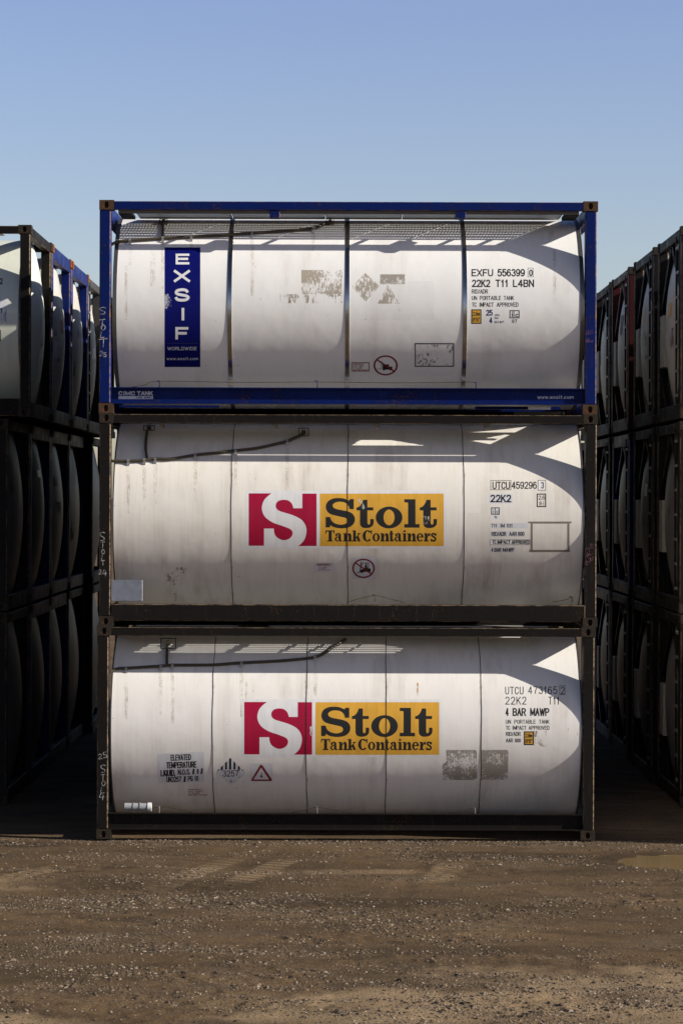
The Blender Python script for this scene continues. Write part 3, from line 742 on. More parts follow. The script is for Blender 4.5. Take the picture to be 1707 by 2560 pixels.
# ---- lettering: top tank
def z1(x, y): return 220+x/2.376, 480+y/2.376
def z2(x, y): return 850+x/2.376, 480+y/2.376
def z3(x, y): return 220+x/2.376, 1000+y/2.376
def z4(x, y): return 850+x/2.376, 1000+y/2.376
def z5(x, y): return 220+x/2.376, 1540+y/2.376
def z6(x, y): return 850+x/2.376, 1540+y/2.376
def tx(zf, items):
    out = []
    for it in items:
        (x0, y0), (x1, y1) = zf(it[1], it[2]), zf(it[3], it[4]); out.append((it[0], x0, y0, x1, y1) + tuple(it[5:]))
    return out
def pz(zf, pts): return [zf(*p) for p in pts]
def rz(zf, x0, y0, x1, y1): return rect(*zf(x0, y0), *zf(x1, y1))
def fz(zf, x0, y0, x1, y1, t): return frame_poly(*zf(x0, y0), *zf(x1, y1), t/2.376)

tk = PT['tank']
pan = decal('name_panel', tk, BT, [[rz(z1, 456, 329, 668, 1040)]], M['navy'], 0.0020)
lettering('panel_lettering', pan, BT, tx(z1, [('E',522,366,603,430),('X',511,463,607,535),('S',513,572,605,651),('I',546,688,568,763),('F',520,802,597,876)]), M['white_vinyl'], 0.0030, 0.21)
lettering('panel_lettering', pan, BT, tx(z1, [('WORLDWIDE',473,920,646,940)]), M['pale_ink'], 0.0030, 0.17)
lettering('panel_lettering', pan, BT, tx(z1, [('www.exsif.com',468,981,655,999)]), M['pale_ink'], 0.0030, 0.17)
decal('panel_line', pan, BT, [[rz(z1, 470, 897, 653, 900)]], M['navy_ink'], 0.0030)
lettering('serial_lettering', tk, BT, tx(z2, [('EXFU',779,458,908,501),('556399',933,457,1096,502),('0',1121,460,1142,500),('22K2',781,520,891,565),('T11',921,520,998,565),('L4BN',1025,520,1150,565)]), M['ink'], 0.0025, 0.165)
lettering('approval_lettering', tk, BT, tx(z2, [('RID/ADR',780,578,877,604),('UN',781,617,812,642),('PORTABLE',828,617,955,642),('TANK',970,617,1032,642),('TC',782,656,810,682),('IMPACT',826,656,911,682),('APPROVED',929,656,1058,682),('87',1019,757,1050,778)]), M['ink'], 0.0025, 0.14)
decal('check_digit_box', tk, BT, [fz(z2, 1113, 451, 1146, 505, 2.2)], M['ink'], 0.004)
decal('height_plate', tk, BT, [[rz(z2, 780, 699, 836, 781)]], M['yellow'], 0.0020)
decal('height_plate_border', tk, BT, [fz(z2, 778, 697, 838, 783, 6)], M['ink'], 0.0030)
lettering('height_lettering', tk, BT, tx(z2, [('2.6m',786,711,829,736),("8'6\"",788,745,829,770)]), M['ink'], 0.0040, 0.13)
lettering('volume_lettering', tk, BT, tx(z2, [('25',865,699,905,735),('4',885,745,903,780)]), M['navy_ink'], 0.0025, 0.18)
lettering('volume_lettering', tk, BT, tx(z2, [('cbm.',916,723,948,737),('Bar',916,741,940,754),('M.A.W.P.',916,765,976,779)]), M['navy_ink'], 0.0025, 0.14)
decal('approval_emblem', tk, BT, [fz(z2, 1005, 702, 1064, 750, 5), [rz(z2, 1029, 706, 1033, 746)]], M['ink'], 0.004, stepoff=0.0004)
lettering('approval_emblem', tk, BT, tx(z2, [('i',1015,710,1022,742),('c',1039,716,1059,743)]), M['ink'], 0.0035, 0.17)
decal('glue_patch', tk, BT, [[rz(z1, 1268, 463, 1510, 605)]], M['residue'], 0.003)
decal('glue_patch', tk, BT, [[rz(z1, 1142, 606, 1512, 660)]], M['residue_faint'], 0.003)
decal('glue_patch', tk, BT, [[pz(z2, [(68,562),(150,480),(234,560),(152,652)])]], M['residue'], 0.003)
decal('glue_patch', tk, BT, [[rz(z2, 238, 489, 385, 548)]], M['residue_grey'], 0.003)
decal('glue_patch', tk, BT, [[pz(z2, [(222,663),(283,550),(355,663)])]], M['residue'], 0.003)
decal('empty_frame', tk, BT, [fz(z2, 443, 898, 676, 1038, 6)], M['ink'], 0.004)
decal('flaked_label', tk, BT, [[rz(z2, 452, 907, 668, 1030)]], M['residue_ink'], 0.003)
decal('ghost_patch', tk, BT, [[rz(z2, 180, 530, 555, 760)]], M['ghost'], 0.0008)
decal('outlet_label', tk, BT, [fz(z2, 69, 1012, 174, 1066, 5)], M['red_ink'], 0.004)
lettering('outlet_label', tk, BT, tx(z2, [('EMERGENCY',80,1019,143,1028),('PULL CABLE',80,1030,140,1039),('TO CLOSE',80,1041,130,1050),('BOTTOM OUTLET',80,1052,166,1061)]), M['red_ink'], 0.0025, 0.16)

def no_forklift(parent, B, cx, cy, rx, ry, plain, bg):
    if bg: decal('sign_backing', parent, B, [[rect(cx-rx*1.1, cy-ry*1.12, cx+rx*1.1, cy+ry*1.08)]], M['label_white'], 0.002)
    P = lambda x, y: (cx+x*rx, cy+y*ry)
    q = lambda pts: [P(*p) for p in pts]
    polys = []
    if plain:
        polys += [[q([(-0.72,0.33),(-0.33,0.33),(-0.33,0.37),(-0.72,0.37)])], [q([(-0.36,-0.42),(-0.31,-0.42),(-0.31,0.37),(-0.36,0.37)])],
                  [q([(-0.25,-0.1),(0.28,-0.1),(0.28,0.12),(0.55,0.12),(0.55,0.42),(-0.25,0.42)])], [ell(*P(-0.14,0.40), 0.10*rx, 0.11*ry, 16)], [ell(*P(0.40,0.42), 0.08*rx, 0.08*ry, 16)]]
    else:
        polys += [[q([(-0.62,0.36),(-0.36,0.39),(-0.24,-0.65),(-0.15,-0.65),(-0.28,0.46),(-0.62,0.43)])],
                  [q([(-0.17,-0.28),(-0.08,-0.58),(0.45,-0.58),(0.45,0.0),(0.39,0.0),(0.39,-0.53),(-0.03,-0.53),(-0.11,-0.28)])],
                  [q([(-0.28,0.4),(-0.22,0.1),(0.02,0.08),(0.06,-0.06),(0.34,0.0),(0.60,0.0),(0.66,0.33),(0.50,0.36),(0.26,0.36),(-0.1,0.38)])],
                  [ell(*P(-0.12,0.40), 0.08*rx, 0.10*ry, 16)], [ell(*P(0.22,-0.43), 0.065*rx, 0.085*ry, 14)],
                  [q([(0.17,-0.36),(0.28,-0.36),(0.34,-0.1),(0.34,0.05),(0.14,0.02),(0.14,-0.14),(0.02,-0.18),(0.02,-0.23),(0.15,-0.22)])]]
    decal('sign_pictogram', parent, B, polys, M['ink'], 0.0025, 6, 0.0002)
    a = [(-0.76,-0.52),(-0.68,-0.62),(0.74,0.52),(0.66,0.64)]
    decal('prohibition_ring', parent, B, [[ell(cx, cy, rx, ry), ell(cx, cy, rx*0.855, ry*0.845)], [q(a)]], M['red_ink'], 0.0045, 6, 0.0003)
no_forklift(tk, BT, *z2(270, 1030), 72/2.376, 60/2.376, True, False)
wp = Plane(base_top, 0.072)
lettering('maker_lettering', PT['bsr'], wp, tx(z1, [('CIMC',183,1183,282,1208),('TANK',292,1183,386,1208)]), M['pale_ink'], 0.0015, 0.24, 0.45, True)
decal('maker_lettering', PT['bsr'], wp, [[rz(z1, 183, 1212, 387, 1230)]], M['pale_ink'], 0.0015, 0)
lettering('maker_lettering', PT['bsr'], wp, tx(z1, [('CIMC ENRIC',289,1215,381,1227)]), M['navy'], 0.0025, 0.2)
lettering('address_lettering', PT['bsr'], wp, tx(z2, [('www.exsif.com',1170,1208,1385,1229)]), M['pale_ink'], 0.0015, 0.18)

# ---- logo panels of the middle and lower tank (traced once, placed twice)
RED1 = [(83,78),(530,78)] + [(v.x, v.y) for v in catmull([(530,78,0),(450,140,0),(380,220,0),(342,340,0),(352,440,0),(400,535,0),(480,605,0),(580,660,0),(740,715,0),(870,765,0),(925,805,0),(943,850,0),(930,910,0),(880,965,0),(800,995,0),(730,990,0),(650,950,0),(600,895,0),(580,830,0),(574,768,0)], 4)] + [(383,768),(383,1105),(83,1105)]
RED2 = [(1132,82),(1412,82),(1412,1110),(1055,1110)] + [(v.x, v.y) for v in catmull([(1055,1110,0),(1130,1045,0),(1185,960,0),(1212,850,0),(1210,760,0),(1180,675,0),(1120,600,0),(1040,548,0),(930,500,0),(800,460,0),(690,425,0),(630,380,0),(612,320,0),(630,262,0),(680,220,0),(770,204,0),(860,220,0),(920,270,0),(945,320,0),(957,370,0)], 4)] + [(1132,370)]
def cm(*p): return [(v.x, v.y) for v in catmull([(a[0], a[1], 0) for a in p], 4)]
GS = [(442,115),(442,235)] + cm((390,235),(385,210),(365,178),(330,155),(270,147),(220,158),(194,180),(192,200),(205,220),(240,235),(300,247),(370,262),(420,285),(447,320),(455,355),(445,400),(410,438),(360,457),(300,463),(240,458),(190,442),(168,425)) + [(157,452),(108,452),(108,328)] + cm((163,328),(168,350),(185,380),(220,405),(270,418),(310,418),(350,405),(366,385),(365,360),(345,340),(300,328),(200,305),(150,285),(120,250),(110,210),(120,165),(150,130),(200,108),(260,103),(320,108),(365,125),(383,135)) + [(397,115)]
GT = [(552,124),(603,124),(603,213),(673,213),(673,250),(603,250)] + cm((603,395),(608,412),(620,418),(632,412),(637,395)) + [(637,352),(678,352)] + cm((678,390),(672,420),(650,445),(620,457),(585,460),(550,455),(525,435),(515,405)) + [(515,250),(473,250)] + cm((473,215),(500,208),(525,185),(545,150),(552,125))[:-1]
GL = [(1040,117),(1173,117),(1173,413),(1221,413),(1221,455),(1040,455),(1040,413),(1085,413)] + cm((1085,175),(1083,160),(1073,155)) + [(1040,155)]
BIG = [[GS], [GT], [ell(860,334,158,130,48), ell(860,333,65,93,40)], [GL], [[(x+750, y) for x, y in GT]]]
def ring_arc(cx, cy, rx, ry, ix, iy, a0, a1): return [ell(cx,cy,rx,ry,24,a0,a1) + ell(cx,cy,ix,iy,24,a0,a1)[::-1]]
def g_n(x): return [[rect(x+10,522,x+42,618)],[rect(x,606,x+50,619)],[rect(x,521,x+30,533)],[cm((x+40,558),(x+52,535),(x+72,520),(x+92,532),(x+98,556))+[(x+98,618),(x+66,618)]+cm((x+66,560),(x+60,542),(x+40,570))],[rect(x+57,606,x+108,619)]]
def g_a(x): return [[cm((x+8,552),(x+10,530),(x+40,518),(x+66,528),(x+72,548))+[(x+72,596)]+cm((x+76,608),(x+86,606))+[(x+87,616)]+cm((x+66,622),(x+46,608),(x+44,580))+cm((x+44,548),(x+38,530),(x+30,534),(x+34,550),(x+22,560))],
                    ring_arc(x+31,590,31,30,12,17,60,300)]
SMALL = [[rect(107,487,213,501)],[[(107,500),(122,500),(112,532),(107,532)]],[[(213,500),(198,500),(208,532),(213,532)]],[rect(143,487,179,618)],[rect(127,606,194,619)]] \
    + g_a(217) + g_n(315) \
    + [[rect(434,487,466,618)],[rect(424,487,450,499)],[rect(424,606,478,619)],[[(464,572),(496,530),(510,530),(470,588)]],[rect(482,521,522,532)],[[(470,566),(496,553),(522,618),(492,618)]]] \
    + [ring_arc(604,552,57,68,22,54,42,318)] + [[[(640,487),(657,487),(657,532),(645,532)]]] + [[ell(707,570,43,50,28), ell(707,570,17,38,24)]] + g_n(757) \
    + [[rect(872,492,900,598)],[rect(862,523,916,535)],[cm((872,596),(880,616),(900,620),(916,606),(916,590))+[(908,590)]+cm((906,604),(900,602),(900,594))]] + g_a(926) \
    + [[rect(1030,521,1060,618)],[rect(1021,606,1068,619)],[rect(1021,521,1040,533)],[ell(1044,497,14,13,16)]] + g_n(1075) \
    + [ring_arc(1228,570,41,50,16,38,38,360)] + [[rect(1205,560,1268,572)]] \
    + [[rect(1284,521,1314,618)],[rect(1273,606,1328,619)],[rect(1273,521,1300,533)],[cm((1312,560),(1322,530),(1340,519),(1350,530))+cm((1346,550),(1330,556),(1326,545),(1314,580))]] \
    + [stroke(cm((1410,548),(1400,530),(1378,526),(1366,542),(1382,560),(1404,574),(1410,596),(1394,612),(1372,608),(1362,592)), 20)] + [[rect(1412,522,1422,552)],[rect(1354,588,1363,619)]]
def logo(parent, B, dx, dy):
    k1, k2 = 200/1568, 330/1568
    A = lambda p: (600+p[0]*k1+dx, 1745+p[1]*k1+dy)
    D = lambda p: (780+p[0]*k2+dx, 1745+p[1]*k2+dy)
    bg = decal('logo_backing', parent, B, [[rect(603+dx, 1748+dy, 1104+dx, 1893+dy)]], M['white_vinyl'], 0.0012)
    decal('logo_emblem', bg, B, [[[A(p) for p in RED1]], [[A(p) for p in RED2]]], M['crimson'], 0.0022)
    ye = decal('logo_panel', bg, B, [[rect(788.5+dx, 1755.5+dy, 1097.5+dx, 1887+dy)]], M['yellow'], 0.0022)
    decal('logo_lettering', ye, B, [type(g)([D(p) for p in lp] for lp in g) for g in BIG], M['ink'], 0.0032)
    decal('logo_lettering', ye, B, [type(g)([D(p) for p in lp] for lp in g) for g in SMALL], M['ink'], 0.0032, 9, 0.00004)
logo(PM['tank'], BM_, 11.3, -521.6)
logo(PB['tank'], BB, 0, 0)

# ---- middle tank
tk = PM['tank']
lettering('serial_lettering', tk, BM_, tx(z4, [('UTCU',903,485,1008,530),('459296',1017,485,1167,528),('3',1191,487,1209,526)]), M['ink'], 0.0025, 0.14)
lettering('type_lettering', tk, BM_, tx(z4, [('22K2',890,562,1015,608)]), M['ink'], 0.0025, 0.18)
decal('label_backing', tk, BM_, [[rz(z4, 882,557,1024,614)]], M['label_white'], 0.0012)
decal('label_backing', tk, BM_, [[rz(z4, 1174,477,1219,536)]], M['white_vinyl'], 0.0012)
decal('worn_label_edge', tk, BM_, [fz(z4, 891,476,1015,535,4)], M['tape'], 0.003)
decal('worn_label_edge', tk, BM_, [fz(z4, 1172,475,1221,538,4)], M['tape'], 0.003)
decal('height_box', tk, BM_, [fz(z4, 1166,556,1222,636,6)], M['ink'], 0.004)
lettering('height_lettering', tk, BM_, tx(z4, [('2.6',1176,567,1214,592),('8',1181,602,1195,627),('1',1203,602,1207,612),('2',1201,617,1209,627)]), M['ink'], 0.0025, 0.13)
decal('height_line', tk, BM_, [[rz(z4, 1200,613,1210,615)]], M['ink'], 0.004)
decal('approval_emblem', tk, BM_, [fz(z4, 896,638,946,681,5), [rz(z4, 918,642,922,677)]], M['ink'], 0.004, stepoff=0.0004)
lettering('approval_emblem', tk, BM_, tx(z4, [('i',904,647,911,674),('c',926,650,941,674),('70',913,688,930,704)]), M['ink'], 0.0035, 0.15)
decal('label_backing', tk, BM_, [[rz(z4, 893,636,948,707)]], M['white_vinyl'], 0.0012)
lettering('approval_lettering', tk, BM_, tx(z4, [('T11',897,735,930,757),('IM',950,735,976,758),('101',987,735,1023,758),('RID/ADR',898,783,985,808),('AAR',1003,783,1048,807),('600',1055,783,1092,807),('TC',903,832,927,856),('IMPACT',932,832,1010,856),('APPROVED',1017,832,1126,857),('4',897,878,907,902),('BAR',914,878,955,902),('MAWP',964,878,1033,902)]), M['ink'], 0.0025, 0.165)
for q in ((892,731,1112,762),(892,779,1098,811),(889,828,1130,860),(892,875,1037,906)):
    decal('label_backing', tk, BM_, [[rz(z4, *q)]], M['label_white'] if q[1] != 828 else M['white_vinyl'], 0.0012)
decal('worn_label_edge', tk, BM_, [fz(z4, 889,828,1131,861,2)], M['tape'], 0.003)
decal('tape_frame', tk, BM_, [fz(z4, 1130,722,1360,903,12)], M['tape'], 0.0032)
decal('tape_strip', tk, BM_, [[rz(z4, 1116,722,1372,732)]], M['tape'], 0.0038)
decal('tape_strip', tk, BM_, [[rz(z4, 1122,890,1363,902)]], M['tape'], 0.0038)
no_forklift(tk, BM_, *z4(139, 1000), 67/2.376, 58/2.376, False, True)
decal('label_backing', tk, BM_, [[rz(z3, 1340,965,1465,1021)]], M['label_white'], 0.002)
lettering('outlet_label', tk, BM_, tx(z3, [('EMERGENCY',1357,971,1448,985),('PULL CABLE',1368,990,1420,996),('TO CLOSE',1368,998,1410,1004),('BOTTOM OUTLET',1368,1006,1438,1012)]), M['red_ink'], 0.0025, 0.18)
decal('scuff_mark', tk, BM_, [[rz(z3, 460,1030,560,1100)]], M['residue_faint'], 0.002)
decal('scuff_mark', tk, BM_, [[rz(z3, 500,992,600,1030)]], M['residue_ink'], 0.002)
decal('logo_scuff', tk, BM_, [[rz(z4, 486,690,534,738)]], M['white_chips'], 0.0045)
decal('logo_scuff', tk, BM_, [[pz(z4, [(100,590),(118,584),(150,640),(135,650)])]], M['white_chips'], 0.0045)
decal('logo_scuff', PB['tank'], BB, [[rz(z5, 1318,655,1336,712)]], M['white_chips'], 0.0045)
decal('ghost_patch', tk, BM_, [[rz(z4, 750, 670, 835, 1065)]], M['ghost'], 0.0008)

# ---- bottom tank
def z7(x, y): return 370+x/4.7515, 1870+y/4.7515
tk = PB['tank']
lettering('serial_lettering', tk, BB, tx(z6, [('UTCU',979,420,1088,466),('473165',1115,418,1288,464),('2',1308,420,1330,464),('22K2',979,479,1105,526),('T11',1235,479,1301,526)]), M['ink'], 0.0025, 0.105, 0.55, True)
lettering('type_lettering', tk, BB, tx(z6, [('4',981,547,1000,594),('BAR',1023,547,1102,594),('MAWP',1127,547,1241,594)]), M['ink'], 0.0025, 0.165, words=True)
decal('check_digit_box', tk, BB, [fz(z6, 1301,413,1335,469,3)], M['ink'], 0.004)
lettering('approval_lettering', tk, BB, tx(z6, [('UN',982,616,1013,640),('PORTABLE',1033,616,1160,640),('TANK',1179,616,1241,640),('TC',983,652,1008,676),('IMPACT',1022,652,1105,676),('APPROVED',1118,652,1241,676),('RID/ADR',983,688,1070,713),('AAR',983,727,1025,751),('600',1037,727,1072,751)]), M['ink'], 0.0025, 0.14)
decal('height_plate', tk, BB, [[rz(z6, 1092,687,1147,765)]], M['yellow'], 0.0020)
decal('height_plate_border', tk, BB, [fz(z6, 1090,685,1149,767,7)], M['ink'], 0.0030)
lettering('height_lettering', tk, BB, tx(z6, [('2.6m',1099,697,1139,722),("8'6\"",1099,730,1140,755)]), M['ink'], 0.0040, 0.15)
decal('glue_patch', tk, BB, [[pz(z6, [(608,880),(632,866),(630,796),(800,795),(811,806),(812,962),(790,973),(720,975),(608,974)])]], M['residue_grey'], 0.003)
decal('glue_patch', tk, BB, [[pz(z6, [(835,796),(992,795),(998,806),(995,960),(975,972),(834,973)])]], M['residue_grey'], 0.003)
decal('glue_patch', tk, BB, [[rz(z6, 1150,682,1223,776)]], M['residue_faint'], 0.003)
decal('scuff_mark', tk, BB, [[rz(z6, 643,706,653,744)],[rz(z6, 1349,665,1354,705)],[rz(z6, 1405,675,1421,710)]], M['residue_ink'], 0.003)
sl = -0.032
el_ = decal('warning_label', tk, BB, [[pz(z5, [(414,820),(690,806),(692,985),(420,992)])]], M['label_white'], 0.0015)
lettering('warning_lettering', el_, BB, tx(z7, [('ELEVATED',271,76,513,148,sl),('TEMPERATURE',217,163,579,238,sl)]), M['ink'], 0.0025, 0.165)
lettering('warning_lettering', el_, BB, tx(z7, [('LIQUID,',152,259,330,336,sl),('N.O.S.',356,251,508,318,sl),('//',528,246,557,312,sl),('9',580,246,605,310,sl),('//',625,242,655,308,sl),('UN3257',219,340,400,405,sl),('//',424,336,453,404,sl),('PG',475,332,536,396,sl),('III',555,330,603,392,sl)]), M['ink'], 0.0025, 0.165)
dm = decal('hazard_diamond', tk, BB, [[pz(z7, [(980,114),(1157,295),(987,446),(812,295)])]], M['label_white'], 0.0015)
bars = [[(965,130),(978,117),(991,130),(991,256),(965,256)], [(917,180),(941,158),(941,256),(917,256)], [(1017,158),(1041,180),(1041,256),(1017,256)], [(868,228),(891,206),(891,258),(868,270)], [(1070,206),(1093,228),(1093,270),(1070,258)], [(820,270),(843,250),(843,270)], [(1117,250),(1139,270),(1117,270)]]
decal('hazard_stripes', dm, BB, [[pz(z7, b_)] for b_ in bars], M['ink'], 0.0028, 5)
lettering('hazard_number', dm, BB, tx(z7, [('3257',886,266,1079,340),('9',972,376,998,413)]), M['ink'], 0.0025, 0.13)
decal('hazard_outline', dm, BB, [[pz(z7, [(980,114),(1157,295),(987,446),(812,295)]), pz(z7, [(980,119),(1151,295),(987,440),(818,295)])], fz(z7, 877, 262, 1090, 346, 1.5)], M['residue_ink'], 0.0022, 9, 0.0002)
tl = decal('heat_label', tk, BB, [[rz(z7, 1214,184,1479,400)]], M['label_white'], 0.0015)
decal('heat_triangle', tl, BB, [[pz(z7, [(1345,198),(1360,206),(1474,378),(1468,392),(1232,392),(1227,378),(1331,206)]), pz(z7, [(1345,232),(1440,374),(1254,374)])]], M['red_ink'], 0.0028, 6)
decal('heat_pictogram', tl, BB, [[ell(*z7(1349,337), 3.0, 3.0, 14)], [rz(z7, 1344,292,1354,332)]], M['red_ink'], 0.0028, 0, 0.0003)
lettering('outlet_label', tk, BB, tx(z7, [('EMERGENCY',480,486,651,501),('PULL CABLE',480,508,646,523),('TO CLOSE',480,529,612,544),('BOTTOM OUTLET',480,549,710,566)]), M['red_ink'], 0.0025, 0.22)
for zf, x, y0, y1, w in ((z5,940,392,505,12),(z6,460,398,480,10)):
    decal('rust_stain', tk, BB, [[pz(zf, [(x-w*0.5,y0),(x+w*0.5,y0),(x+w*0.4,y0+45),(x+w*0.2,y1),(x-w*0.2,y1),(x-w*0.45,y0+40)])]], M['rust_drip'], 0.002)
tk = PT['tank']
for zf, x, y0, y1, w in ((z1,228,440,760,16),(z1,386,350,560,30),(z2,1252,205,300,34),(z2,1272,340,700,18)):
    decal('brown_stain', tk, BT, [[pz(zf, [(x-w*0.5,y0),(x+w*0.5,y0),(x+w*0.5,y1),(x-w*0.5,y1)])]], M['brown_drip'], 0.0012)

# ---- chalk writing on the posts
def chalk(post, base, lines, w, mat, name='chalk_writing'):
    o = decal(name, post, Plane(base, 0.008), strokes(lines, w), mat, 0.0025, 0, 0.00008)
    o.location = -post.location
    return o
LT = {'S': [[(1,.1),(.6,0),(.15,.2),(.4,.48),(.85,.65),(.8,.95),(.2,1)]], 'T': [[(0,.12),(1,0)],[(.55,.05),(.5,1)]], 'O': [[(.5,0),(.1,.3),(.15,.8),(.5,1),(.9,.7),(.85,.25),(.5,0)]],
      'L': [[(.3,0),(.2,.5),(.15,.95),(.9,.9)]], '2': [[(0,.3),(.4,0),(.8,.25),(.4,.7),(0,1),(1,.9)]], '4': [[(.5,0),(.1,.6),(1,.55)],[(.8,.2),(.7,1)]], '5': [[(.9,0),(.2,.05),(.15,.45),(.8,.5),(.8,.9),(.1,1)]],
      '0': [[(.5,0),(.1,.4),(.4,1),(.9,.6),(.5,0)]], '6': [[(.8,0),(.2,.5),(.3,1),(.8,.8),(.3,.6)]], '1': [[(.5,0),(.45,1)]], '3': [[(.1,.1),(.7,.1),(.4,.45),(.8,.7),(.2,1)]],
      'b': [[(.2,0),(.2,1),(.8,.9),(.6,.5),(.2,.6)]], 'l': [[(.5,0),(.4,1)]], 'u': [[(.1,.3),(.2,.95),(.7,.9),(.8,.3),(.85,1)]], 'e': [[(.1,.7),(.8,.6),(.4,.3),(.1,.7),(.4,1),(.9,.9)]],
      'm': [[(0,1),(.1,.3),(.4,.3),(.45,1),(.5,.4),(.85,.3),(1,1)]], 'R': [[(.1,1),(.2,0),(.9,.2),(.3,.5),(1,1)]], 'k': [[(.2,0),(.1,1)],[(.8,.3),(.2,.6),(.9,1)]], 'h': [[(.2,0),(.1,1)],[(.1,.6),(.6,.4),(.8,1)]],
      '7': [[(0,.05),(.9,0),(.4,1)]], '/': [[(.9,0),(.1,1)]]}
def write(spec): return [[(x0+p[0]*w, y0+p[1]*h) for p in ln] for ch, x0, y0, w, h in spec for ln in LT[ch]]
def wz(zf, spec): return write([(ch, *zf(x, y), w/2.376, h/2.376) for ch, x, y, w, h in spec])
chalk(PT['post'][(-1,0)], base_top, wz(z1, [('S',65,685,42,40),('T',68,755,36,48),('O',78,788,28,32),('L',72,830,30,36),('T',66,870,52,52),('2',70,945,22,28),('5',92,955,20,24)]), 1.9, M['chalk'])
chalk(PM['post'][(-1,0)], base_mid, wz(z3, [('S',68,785,34,50),('T',76,842,26,38),('O',82,888,20,26),('L',80,920,22,36),('T',78,952,24,30),('2',66,1008,18,28),('4',86,1008,26,38)]), 1.5, M['chalk'])
chalk(PB['post'][(-1,0)], base_bot, wz(z5, [('2',62,820,26,30),('5',90,808,26,34)]), 1.4, M['chalk'])
chalk(PB['post'][(-1,0)], base_bot, wz(z5, [('S',72,885,34,44),('T',76,940,28,34),('O',82,978,24,30),('L',74,1015,28,38),('4',66,1050,32,44)]), 1.4, M['chalk'])
chalk(PT['post'][(1,0)], base_top, wz(z2, [('0',1452,822,12,26),('6',1466,820,12,26),('1',1480,820,8,26),('3',1488,816,14,26),('b',1456,864,14,28),('l',1470,864,8,28),('u',1478,868,12,24),('e',1490,868,12,22)]), 1.3, M['pink_chalk'])
chalk(PM['post'][(1,0)], base_mid, wz(z4, [('m',1456,872,22,20),('R',1482,856,26,30),('0',1460,908,14,22),('k',1476,898,14,26),('1',1492,892,10,24),('2',1456,956,16,22),('7',1474,940,14,26),('/',1490,930,14,26)]), 1.2, M['pink_chalk'])

# ------------------------------------------------------------------ neighbouring stacks
ORD = ['first from the front', 'second from the front', 'third from the front', 'fourth from the front', 'fifth from the front']
LEFT_Y = [3.22, 5.70, 8.26, 10.62, 13.05]
LEFT_STYLE = {
    2: [('black','casting_dark','tank_e'),('black','casting_dark','tank_d'),('blue','casting_orange','tank_d'),('blue','casting_orange','tank_d'),('grey','casting_dark','tank_d')],
    1: [('black','casting_dark','tank_d'),('blue','casting_dark','tank_d'),('blue','casting_dark','tank_d'),('blue','casting_dark','tank_d'),('black','casting_dark','tank_d')],
    0: [('black','casting_dark','tank_d'),('blue','casting_dark','tank_d'),('blue','casting_dark','tank_d'),('black','casting_dark','tank_d'),('black','casting_dark','tank_d')]}
LEFT_STYLE[2] = [('black','casting_dark','tank_e'),('blue','casting_orange','tank_d'),('blue','casting_orange','tank_d'),('grey','casting_orange','tank_d'),('black','casting_dark','tank_d')]
TIER = {2: 'top tier', 1: 'middle tier', 0: 'ground tier'}
COLN = {'black': 'black', 'blue': 'blue', 'grey': 'dark grey', 'red': 'dark red'}
random.seed(5)
ROW_TANKS = []
for i, y in enumerate(LEFT_Y):
    for t in range(3):
        fr, ca, ta = LEFT_STYLE[t][i]
        if t < 2: ta = 'tank_f'  # lower tiers take the copy darkened to imitate deep shade
        xe = -4.20 if t == 2 else (-4.50 if i < 4 else -4.35)
        lab = '%s framed tank container, %s of left row, %s' % (COLN[fr], TIER[t], ORD[i])
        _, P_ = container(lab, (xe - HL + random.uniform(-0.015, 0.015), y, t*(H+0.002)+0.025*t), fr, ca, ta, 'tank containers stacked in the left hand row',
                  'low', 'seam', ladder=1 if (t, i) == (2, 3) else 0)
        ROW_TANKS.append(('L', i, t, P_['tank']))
RIGHT_Y = [3.20, 5.95, 9.00, 11.70, 14.3]
RIGHT_X = [4.57, 4.54, 4.555, 4.56, 4.56]
RIGHT_STYLE = {2: ['black','black','red','black','black'], 1: ['black','black','blue','black','black'], 0: ['black','black','black','blue','black']}
for i, y in enumerate(RIGHT_Y):
    for t in range(3):
        fr = RIGHT_STYLE[t][i]
        lab = '%s framed tank container, %s of right row, %s' % (COLN[fr], TIER[t], ORD[i])
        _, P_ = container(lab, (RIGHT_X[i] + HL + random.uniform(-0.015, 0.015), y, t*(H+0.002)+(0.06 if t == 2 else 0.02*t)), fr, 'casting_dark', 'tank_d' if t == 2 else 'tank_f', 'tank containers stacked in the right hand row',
                  'low', 'seam', ladder=-1, braces=-1, box=-1)
        ROW_TANKS.append(('R', i, t, P_['tank']))
# stack standing in front of the right hand row, just out of frame, whose shade fills the right hand gap
for i, y in enumerate((-3.22, -0.74, 1.74)):
    for t in range(3):
        container('black framed tank container far right outside the frame, %s, %s' % (TIER[t], ORD[i]), (16.6+HL, y, t*H), 'black', 'casting_dark', 'tank_d', 'tank containers of the stack further right', 'channel', 'seam', ladder=-1, box=-1)
# stack close behind the middle one
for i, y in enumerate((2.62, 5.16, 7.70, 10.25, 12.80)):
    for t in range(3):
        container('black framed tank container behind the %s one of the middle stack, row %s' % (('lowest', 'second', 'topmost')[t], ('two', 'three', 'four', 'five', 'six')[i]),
                  (XC, y, t*H), 'black', 'casting_dark', 'tank_f', 'tank containers behind the middle stack', 'low', 'seam')

